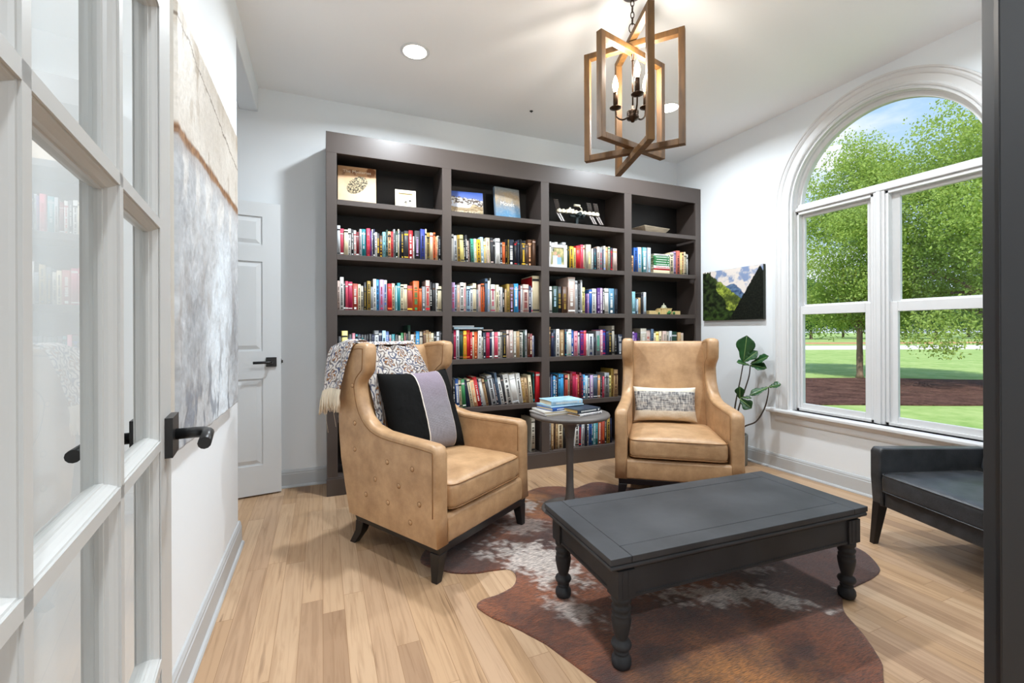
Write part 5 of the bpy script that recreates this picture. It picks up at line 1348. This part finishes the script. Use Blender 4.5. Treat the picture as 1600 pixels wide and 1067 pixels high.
# ------------------------------------------------------------------ recessed ceiling lights, plus the added hall fill lights
M_lens = mat('lit_lens', 'ffffff', 0.5, emit='fff6e8', estr=14.0)
where = ['recessed ceiling light above the left part of the bookcase', 'recessed ceiling light behind the wooden chandelier', 'recessed ceiling light above the french door side of the room', 'recessed ceiling light above the lounge chair']
for i, (x, y) in enumerate(CANS + HALL_FILL_CANS):
    z = CEIL if i < 4 else 2.74
    lab = where[i] if i < 4 else ('added fill light in the unseen hall ceiling, left one' if i == 4 else 'added fill light in the unseen hall ceiling, right one')
    t = thing('ceiling_light', lab, 'ceiling light', (x, y, z), 0, 'recessed ceiling lights')
    b = MB(); b.lathe([(0.072, -0.0005), (0.090, -0.0005), (0.090, -0.004), (0.078, -0.008), (0.072, -0.006), (0.072, -0.0005)], 40, cap=False); b.build('trim_ring', M_trim, t)
    b = MB(); b.lathe([(0.0, -0.003), (0.071, -0.003), (0.071, -0.0055), (0.0, -0.0055)][::-1], 40); b.build('lens', M_lens, t)
hk = MB(); hk.lathe([(0.0, -0.012), (0.004, -0.012), (0.006, -0.006), (0.014, -0.003), (0.014, -0.0002), (0.0, -0.0002)], 16)
tag(hk.build('ceiling_hook', M_black, loc=(1.56, 3.28, CEIL)), 'tiny dark metal hook on the ceiling above the bookcase', 'hook')

# ------------------------------------------------------------------ chandelier of three turned wooden frames
M_wood = mat('brown_stained_wood', '644520', 0.55, var=0.35, vscale=14, stretch=(3, 3, 0.6), bump=0.2, bscale=50)
M_bronze = mat('dark_bronze', '3c2c20', 0.35, metal=0.8)
CX, CY = 1.497, 1.918
D0 = 2.345
cl = thing('chandelier', 'chandelier of three interlocking brown wooden rectangle frames around candle bulbs', 'chandelier', (CX, CY, 0))
S_ = D0
def wframe(hw, z0, z1, ang):
    t = 0.031; dp = 0.017
    M = Matrix.Rotation(ang, 4, 'Z'); b = MB()
    b.box(-hw, -hw + t, -dp, dp, z0, z1, M=M); b.box(hw - t, hw, -dp, dp, z0, z1, M=M)
    b.box(-hw + t, hw - t, -dp, dp, z0, z0 + t, M=M); b.box(-hw + t, hw - t, -dp, dp, z1 - t, z1, M=M)
    return b.build('wooden_frame', M_wood, cl, bevel=0.002)
Z = lambda k: 1.15 + k * S_
wframe(0.258, Z(0.3925), Z(0.6400), math.radians(-27.2 - 22.9))
wframe(0.253, Z(0.4025), Z(0.6265), math.radians(36 - 22.9))
wframe(0.254, Z(0.3790), Z(0.6560), math.radians(-85.7 - 22.9))
b = MB()
ztop = Z(0.656)
b.tube([(0, 0, Z(0.60)), (0, 0, ztop + 0.012)], 0.008, 10)
b.tube([(0, 0, 2.27), (0, 0, Z(0.61))], 0.004, 8)
b.build('stem', M_bronze, cl)
b = MB(); b.lathe([(0.0, 2.235), (0.008, 2.236), (0.012, 2.245), (0.030, 2.252), (0.032, 2.262), (0.026, 2.268), (0.030, 2.276), (0.030, 2.290), (0.022, 2.296), (0.008, 2.300), (0.006, 2.32)], 24); b.build('hub', M_bronze, cl)
M_bulb = mat('lit_candle_bulb', 'fff0d0', 0.2, emit='ffd9a0', estr=22.0)
for k in range(3):
    a = math.radians(-114 + 120 * k); ca, sa = math.cos(a), math.sin(a); R_ = 0.092
    b = MB(); b.tube(smooth_open([(0.02 * ca, 0.02 * sa, 2.268), (0.055 * ca, 0.055 * sa, 2.262), (0.085 * ca, 0.085 * sa, 2.285), (R_ * ca, R_ * sa, 2.325)], 5), 0.0045, 8); arm = b.build('arm', M_bronze, cl)
    b = MB(); b.lathe([(0.0, 2.322), (0.010, 2.323), (0.030, 2.332), (0.031, 2.335), (0.0, 2.335)], 20, R_ * ca, R_ * sa); b.build('drip_pan', M_bronze, arm)
    b = MB(); b.lathe([(0.0, 2.335), (0.0125, 2.336), (0.0125, 2.412), (0.011, 2.415), (0.0, 2.415)], 16, R_ * ca, R_ * sa); b.build('candle_sleeve', M_bronze, arm)
    b = MB(); b.lathe([(0.0, 2.414), (0.008, 2.415), (0.011, 2.428), (0.0155, 2.445), (0.0155, 2.458), (0.011, 2.480), (0.005, 2.497), (0.001, 2.506)], 16, R_ * ca, R_ * sa); b.build('bulb', M_bulb, arm)
    d = bpy.data.lights.new('bulb_light', 'POINT'); d.energy = 5.5; d.color = (1.0, 0.93, 0.84); d.shadow_soft_size = 0.02
    o = bpy.data.objects.new('bulb_light', d); C.objects.link(o); o.location = (CX + (R_) * ca, CY + (R_) * sa, 2.53)
# chain and canopy
zc = ztop + 0.010; i = 0
while zc < CEIL - 0.05:
    b = MB(); n_ = 16; w_, h_ = (0.018, 0.026) if i == 0 else (0.0085, 0.0185)
    pts = [((w_ * math.cos(2 * math.pi * k / n_)) * (1 if i % 2 == 0 else 0), (w_ * math.cos(2 * math.pi * k / n_)) * (1 if i % 2 else 0), zc + h_ + h_ * math.sin(2 * math.pi * k / n_)) for k in range(n_)]
    Mr = Matrix.Rotation(math.radians(-22), 3, 'Z'); pts = [Mr @ Vector(p) for p in pts]
    b.tube(pts, 0.0026, 6, closed=True); b.build('chain_link', M_bronze, cl)
    zc += 2 * h_ - 0.006; i += 1
b = MB(); b.lathe([(0.0, CEIL - 0.035), (0.012, CEIL - 0.034), (0.05, CEIL - 0.024), (0.062, CEIL - 0.006), (0.062, CEIL - 0.0005), (0.0, CEIL - 0.0005)], 32); b.tube([(0, 0, zc - 0.002), (0, 0, CEIL - 0.03)], 0.003, 8); b.build('canopy', M_bronze, cl)

# ------------------------------------------------------------------ fiddle-leaf fig in a grey pot
M_leafd = mat('fig_leaf', '1f4a22', 0.35, spec=0.5, var=0.35, vscale=18); M_stem = mat('fig_stem', '3a2f26', 0.7)
PXX, PYY = 3.272, 2.832
pl = thing('potted_fig', 'fiddle-leaf fig plant in a grey pot in the corner under the valley picture', 'plant', (PXX, PYY, 0))
b = MB(); b.lathe([(0.0, 0.0), (0.092, 0.0), (0.098, 0.01), (0.104, 0.255), (0.100, 0.262), (0.094, 0.255), (0.092, 0.235), (0.0, 0.235)], 40); b.build('pot', mat('grey_concrete_pot', '77766f', 0.7, bump=0.2, bscale=40, var=0.12), pl)
b = MB(); b.lathe([(0.0, 0.22), (0.0915, 0.2355), (0.0, 0.238)], 24); b.build('soil', mat('potting_soil', '2a211a', 0.95, bump=1.0, bscale=80), pl)
# camera-frame helper only used to read positions once: world points of stems and leaves (relative to the pot)
def rel(p): return Vector((p[0] - PXX, p[1] - PYY, p[2]))
STEMS = [[(3.270, 2.832, 0.22), (3.259, 2.820, 0.449), (3.280, 2.81, 0.60), (3.302, 2.796, 0.732), (3.326, 2.786, 0.874)],
         [(3.272, 2.832, 0.22), (3.281, 2.805, 0.452), (3.336, 2.782, 0.638), (3.368, 2.766, 0.756), (3.370, 2.755, 0.850)],
         [(3.275, 2.820, 0.22), (3.278, 2.742, 0.333), (3.334, 2.674, 0.386), (3.362, 2.619, 0.498), (3.373, 2.593, 0.613), (3.378, 2.591, 0.680)]]
for s_ in STEMS:
    b = MB(); sp = smooth_open([rel(p) for p in s_], 6); b.tube(sp, [0.0075 - 0.0035 * i / len(sp) for i in range(len(sp))], 8)
    b.build('stem', M_stem, pl)
def leaf(base, tip, wid, up, curl=0.12, fold=0.25):
    base, tip = rel(base), rel(tip); ax = tip - base; L_ = ax.length; ax.normalize(); sd_ = ax.cross(Vector(up)).normalized(); nn = sd_.cross(ax).normalized()
    prof = [0.05, 0.30, 0.46, 0.52, 0.58, 0.74, 0.92, 1.0, 0.96, 0.78, 0.42, 0.03]; n = len(prof); vs = []; fs = []
    K = 7
    for i, w_ in enumerate(prof):
        t_ = i / (n - 1)
        for k in range(K):
            s0 = (k / (K - 1)) * 2 - 1
            zz = fold * abs(s0) * w_ * wid * 0.5 - curl * L_ * t_ * t_ + 0.004 * math.sin(i * 2.4) * abs(s0)
            vs.append(base + ax * (L_ * t_) + sd_ * (s0 * w_ * wid / 2) + nn * zz)
    for i in range(n - 1):
        for k in range(K - 1): a = i * K + k; fs.append((a, a + 1, a + K + 1, a + K))
    b = MB(); b.raw(vs, fs, 0, True)
    b.tube([base + ax * (L_ * t_) - nn * (curl * L_ * t_ * t_ - 0.001) for t_ in (0, .25, .5, .75, .97)], [0.0025, .002, .0017, .0013, .0006], 5, 1)
    o = b.build('leaf', [M_leafd, mat('leaf_midrib', '7c9858', 0.5)], pl)
    s2 = o.modifiers.new('thickness', 'SOLIDIFY'); s2.thickness = 0.0012
leaf((3.326, 2.786, 0.874), (3.337, 2.760, 1.104), 0.150, (-0.75, -0.6, 0.1), -0.03, 0.12)
leaf((3.326, 2.780, 0.880), (3.373, 2.690, 0.975), 0.090, (-0.75, -0.5, 0.4), 0.10)
leaf((3.368, 2.752, 0.862), (3.389, 2.590, 0.930), 0.092, (-0.6, -0.4, 0.7), -0.04)
leaf((3.356, 2.752, 0.850), (3.236, 2.770, 0.885), 0.075, (-0.3, -0.5, 0.8), 0.08)
leaf((3.365, 2.750, 0.850), (3.385, 2.620, 0.845), 0.090, (-0.6, -0.4, 0.6), 0.16)
leaf((3.378, 2.591, 0.680), (3.268, 2.681, 0.610), 0.075, (-0.5, -0.4, 0.8), 0.03)
leaf((3.378, 2.591, 0.680), (3.416, 2.510, 0.712), 0.075, (-0.6, -0.2, 0.8), 0.03)
leaf((3.297, 2.799, 0.562), (3.280, 2.784, 0.668), 0.080, (-0.7, -0.6, 0.1), 0.03)
leaf((3.295, 2.789, 0.572), (3.335, 2.715, 0.585), 0.045, (-0.4, -0.3, 0.9), 0.12)
leaf((3.290, 2.791, 0.560), (3.330, 2.712, 0.490), 0.100, (-0.8, -0.6, 0.3), -0.05)

# ------------------------------------------------------------------ outside: lawn, mulch bed, road, trees
GZ = -0.50
def ground(name, c1, c2, label, cat, poly, z, scale, bump=0.6, c3=None, sc2=1.2):
    m = bpy.data.materials.new(name + '_ground'); m.use_nodes = True; t = m.node_tree; b_ = t.nodes['Principled BSDF']
    tc = t.nodes.new('ShaderNodeTexCoord'); n1 = t.nodes.new('ShaderNodeTexNoise'); n1.inputs['Scale'].default_value = scale; n1.inputs['Detail'].default_value = 8; n1.inputs['Roughness'].default_value = 0.7
    n2 = t.nodes.new('ShaderNodeTexNoise'); n2.inputs['Scale'].default_value = sc2; n2.inputs['Detail'].default_value = 3
    t.links.new(tc.outputs['Object'], n1.inputs['Vector']); t.links.new(tc.outputs['Object'], n2.inputs['Vector'])
    r = t.nodes.new('ShaderNodeValToRGB'); r.color_ramp.elements[0].position = 0.35; r.color_ramp.elements[1].position = 0.65
    r.color_ramp.elements[0].color = srgb(c1); r.color_ramp.elements[1].color = srgb(c2)
    if c3: e = r.color_ramp.elements.new(0.80); e.color = srgb(c3)
    mx = t.nodes.new('ShaderNodeMath'); mx.operation = 'MULTIPLY_ADD'; t.links.new(n2.outputs['Fac'], mx.inputs[0]); mx.inputs[1].default_value = 0.4; 
    mm = t.nodes.new('ShaderNodeMath'); mm.operation = 'MULTIPLY'; t.links.new(n1.outputs['Fac'], mm.inputs[0]); mm.inputs[1].default_value = 0.6
    t.links.new(mm.outputs[0], mx.inputs[2]); t.links.new(mx.outputs[0], r.inputs[0])
    t.links.new(r.outputs[0], b_.inputs['Base Color']); b_.inputs['Roughness'].default_value = 0.95; b_.inputs['Specular IOR Level'].default_value = 0.1
    bp = t.nodes.new('ShaderNodeBump'); bp.inputs['Strength'].default_value = bump; bp.inputs['Distance'].default_value = 0.05
    t.links.new(n1.outputs['Fac'], bp.inputs['Height']); t.links.new(bp.outputs[0], b_.inputs['Normal'])
    b = MB(); b.prism(poly, z - 0.05 if name == 'lawn' else GZ + 0.002, z, 'z'); o = b.build(name, m)
    return o
gr = ground('lawn', '7d9e54', 'a9bd7c', '', '', [(3.75, -120), (240, -120), (240, 160), (3.75, 160)], GZ, 3.5)
tag(gr, 'sunny green lawn outside the window stretching to the road', 'grass', kind='stuff')
# mulch ring: wide ellipse
cxm, cym = 14.6, 9.6
wob = [(cxm + (9.6 + 0.35 * math.sin(a * 3)) * math.cos(a + 0) * 1.0, cym + 0) for a in (0,)]
mul = []
fwd = Vector((0.388, 0.9216)); rgt = Vector((0.9216, -0.388))
for k in range(96):
    a = 2 * math.pi * k / 96; r_ = 1 + 0.03 * math.sin(5 * a) + 0.02 * math.sin(11 * a)
    mul.append((13.9 + 8.6 * r_ * math.cos(a) * rgt.x + 2.75 * r_ * math.sin(a) * fwd.x * 1.0, 7.6 + 8.6 * r_ * math.cos(a) * rgt.y + 2.75 * r_ * math.sin(a) * fwd.y))
mo_ = ground('mulch_bed', '2a1a18', '7a5a50', '', '', mul, GZ + 0.03, 16, 1.0, 'c09c8e', 2.2)
tag(mo_, 'dark brown mulch bed around the trunk of the tree outside', 'mulch', kind='stuff')
def strip(name, d0, d1, mat_, z):
    b = MB(); p = []
    for d, s_ in ((d0, -60), (d0, 170), (d1, 170), (d1, -60)): q = fwd * d + rgt * s_; p.append((q.x, q.y))
    b.prism(p, GZ + 0.002, z, 'z'); return b.build(name, mat_)
tag(strip('road', 37.0, 45.0, mat('pale_concrete_road', 'd4d2ce', 0.9), GZ + 0.06), 'pale road crossing beyond the lawn outside', 'road', kind='structure')
tag(strip('field', 52.0, 58.0, mat('bare_clay', 'b88c62', 0.95, var=0.3, vscale=0.4), GZ + 0.04), 'strip of bare clay soil beyond the road', 'ground', kind='structure')

M_bark = mat('grey_brown_bark', '85705f', 0.9, bump=1.0, bscale=18, var=0.35, vscale=6, stretch=(1, 1, 0.25))
def leafmat(name, c, tr):
    m = bpy.data.materials.new(name); m.use_nodes = True; t = m.node_tree; t.nodes.clear()
    o = t.nodes.new('ShaderNodeOutputMaterial'); mx = t.nodes.new('ShaderNodeMixShader'); mx.inputs[0].default_value = 0.42
    d = t.nodes.new('ShaderNodeBsdfDiffuse'); tl = t.nodes.new('ShaderNodeBsdfTranslucent')
    tc = t.nodes.new('ShaderNodeTexCoord'); n1 = t.nodes.new('ShaderNodeTexNoise'); n1.inputs['Scale'].default_value = 3.0; n1.inputs['Detail'].default_value = 8; n1.inputs['Roughness'].default_value = 0.8
    t.links.new(tc.outputs['Object'], n1.inputs['Vector'])
    r = t.nodes.new('ShaderNodeValToRGB'); r.color_ramp.elements[0].position = 0.36; r.color_ramp.elements[1].position = 0.66
    a = srgb(c); r.color_ramp.elements[0].color = (a[0] * .45, a[1] * .55, a[2] * .5, 1); r.color_ramp.elements[1].color = a
    t.links.new(n1.outputs['Fac'], r.inputs[0]); t.links.new(r.outputs[0], d.inputs[0])
    tl.inputs[0].default_value = srgb(tr)
    t.links.new(d.outputs[0], mx.inputs[1]); t.links.new(tl.outputs[0], mx.inputs[2]); t.links.new(mx.outputs[0], o.inputs[0])
    return m
M_lf = leafmat('tree_leaves', 'b2c972', 'bccf60'); M_lf2 = leafmat('distant_leaves', '6c8f60', '74984a')
def crown_mesh(name, blobs, n, size, seed, m):
    """blobs: (x, y, z, rx, ry, rz); leaves are folded diamonds gathered on twigs"""
    rg = np.random.default_rng(seed)
    vol = np.array([q[3] * q[4] * q[5] for q in blobs]) ** 0.8; vol /= vol.sum()
    ntw = n // 14
    bi = rg.choice(len(blobs), ntw, p=vol); B = np.array(blobs)[bi]
    d = rg.normal(size=(ntw, 3)); d /= np.linalg.norm(d, axis=1)[:, None]
    rr = rg.random(ntw) ** 0.45
    tw = B[:, :3] + d * rr[:, None] * B[:, 3:6]
    P = np.repeat(tw, 14, axis=0) + rg.normal(size=(ntw * 14, 3)) * size * np.array([1.5, 1.5, 1.2])
    N_ = len(P)
    ax = rg.normal(size=(N_, 3)); ax[:, 2] -= 0.5; ax /= np.linalg.norm(ax, axis=1)[:, None]
    up = rg.normal(size=(N_, 3)); sd_ = np.cross(ax, up); sd_ /= np.linalg.norm(sd_, axis=1)[:, None]
    s_ = size * rg.uniform(0.7, 1.3, N_)[:, None]
    V = np.empty((N_, 4, 3)); V[:, 0] = P; V[:, 1] = P + ax * s_ * 0.5 + sd_ * s_ * 0.28; V[:, 2] = P + ax * s_; V[:, 3] = P + ax * s_ * 0.5 - sd_ * s_ * 0.28
    me = bpy.data.meshes.new(name); me.vertices.add(N_ * 4); me.vertices.foreach_set('co', V.ravel())
    me.loops.add(N_ * 4); me.loops.foreach_set('vertex_index', np.arange(N_ * 4)); me.polygons.add(N_)
    me.polygons.foreach_set('loop_start', np.arange(N_) * 4); me.update(calc_edges=True)
    me.materials.append(m); return me
def tree(name, label, x, y, h, trunk_r, blobs, n, size, seed, m, branches, group=None, lean=(0, 0)):
    t = thing(name, label, 'tree', (x, y, GZ), 0, group)
    me = crown_mesh('crown', blobs, n, size, seed, m); link('crown', me, t)
    b = MB(); zc_ = blobs[0][2]
    b.tube(smooth_open([(0, 0, 0.0), (lean[0] * .2, lean[1] * .2, 0.8), (lean[0] * .6, lean[1] * .6, zc_ * 0.6), (lean[0], lean[1], zc_ * 1.1)], 4), [trunk_r * 1.35] + [trunk_r] * 4 + [trunk_r * .9] * 4 + [trunk_r * .6] * 4, 10)
    rr = random.Random(seed)
    for q in blobs[:branches]:
        z0 = zc_ * rr.uniform(0.35, 0.75); b.tube(smooth_open([(lean[0] * .5, lean[1] * .5, z0), (q[0] * 0.4, q[1] * 0.4, z0 + (q[2] - z0) * 0.55), (q[0], q[1], q[2])], 4), [trunk_r * .5] * 4 + [trunk_r * .3] * 4 + [trunk_r * .12], 7)
    b.build('trunk', M_bark, t); return t
def at(px, d):     # a spot d metres in front of the house camera side, given as a bearing
    q = fwd * d + rgt * ((px - 800) / 704.0 * d); return q.x, q.y
rb = random.Random(5)
def blobs_for(R_, H0_, H1_, n, seed):
    r_ = random.Random(seed); out = []
    for k in range(n):
        t_ = (k + 0.5) / n; z = H0_ + (H1_ - H0_) * t_; rad = R_ * math.sin(math.pi * (0.18 + 0.74 * t_)) ** 0.7
        for q in range(4 if k < n - 1 else 2):
            a = r_.uniform(0, 6.28); rr = rad * r_.uniform(0.2, 0.75); s_ = R_ * r_.uniform(0.26, 0.46)
            out.append((rr * math.cos(a), rr * math.sin(a), z + r_.uniform(-.3, .3), s_, s_, s_ * 0.7))
    return out
x, y = at(1344, 15.4)
tree('leafy_tree', 'leafy green tree with its trunk in the mulch bed seen in the left sash', x, y, 8, 0.095, [(0, 0, 3.0, 1.6, 1.6, 1.3)] + blobs_for(2.75, 1.9, 7.9, 8, 3), 72000, 0.088, 11, M_lf, 9)
x, y = at(1560, 12.5)
tree('leafy_tree', 'leafy green tree filling the right sash with low hanging branches', x, y, 9, 0.16, [(0, 0, 4.2, 2.0, 2.0, 1.5)] + blobs_for(3.4, 2.3, 7.6, 7, 8) + [(-2.0, 0.4, 1.7, 0.8, 0.8, 0.8), (-1.3, 0.9, 1.5, 0.5, 0.5, 0.7), (0.6, 0.3, 1.7, 0.8, 0.6, 0.5)], 70000, 0.085, 21, M_lf, 9)
crown_protos = []
for s_ in range(3):
    bl = [(0, 0, 5.0, 3.6, 3.6, 3.6)] + blobs_for(4.4, 2.6, 10.0, 6, 30 + s_)
    crown_protos.append(bl)
gname = 'trees beyond the road'
spots = [(1170, 82, 0), (1222, 98, 1), (1268, 80, 2), (1318, 97, 0), (1366, 79, 1), (1416, 96, 2), (1464, 78, 0), (1514, 95, 1), (1562, 78, 2), (1612, 96, 0), (1664, 80, 1)]
protos = {}
for i, (px, d, k) in enumerate(spots):
    x, y = at(px, d)
    lab = f"bushy dark green tree beyond the road, {ORD[i]} from the left in the distant tree line"
    if k not in protos:
        t = tree('distant_tree', lab, x, y, 12, 0.25, crown_protos[k], 16000, 0.42, 50 + k, M_lf2, 3, gname); protos[k] = t
    else:
        src = protos[k]; t = src.copy(); C.objects.link(t); t.location = (x, y, GZ); t['label'] = lab; t.rotation_euler = (0, 0, i * 1.3)
        s0 = 0.85 + 0.3 * ((i * 37) % 10) / 10; t.scale = (s0, s0, s0)
        for ch in src.children: c2 = ch.copy(); C.objects.link(c2); c2.parent = t
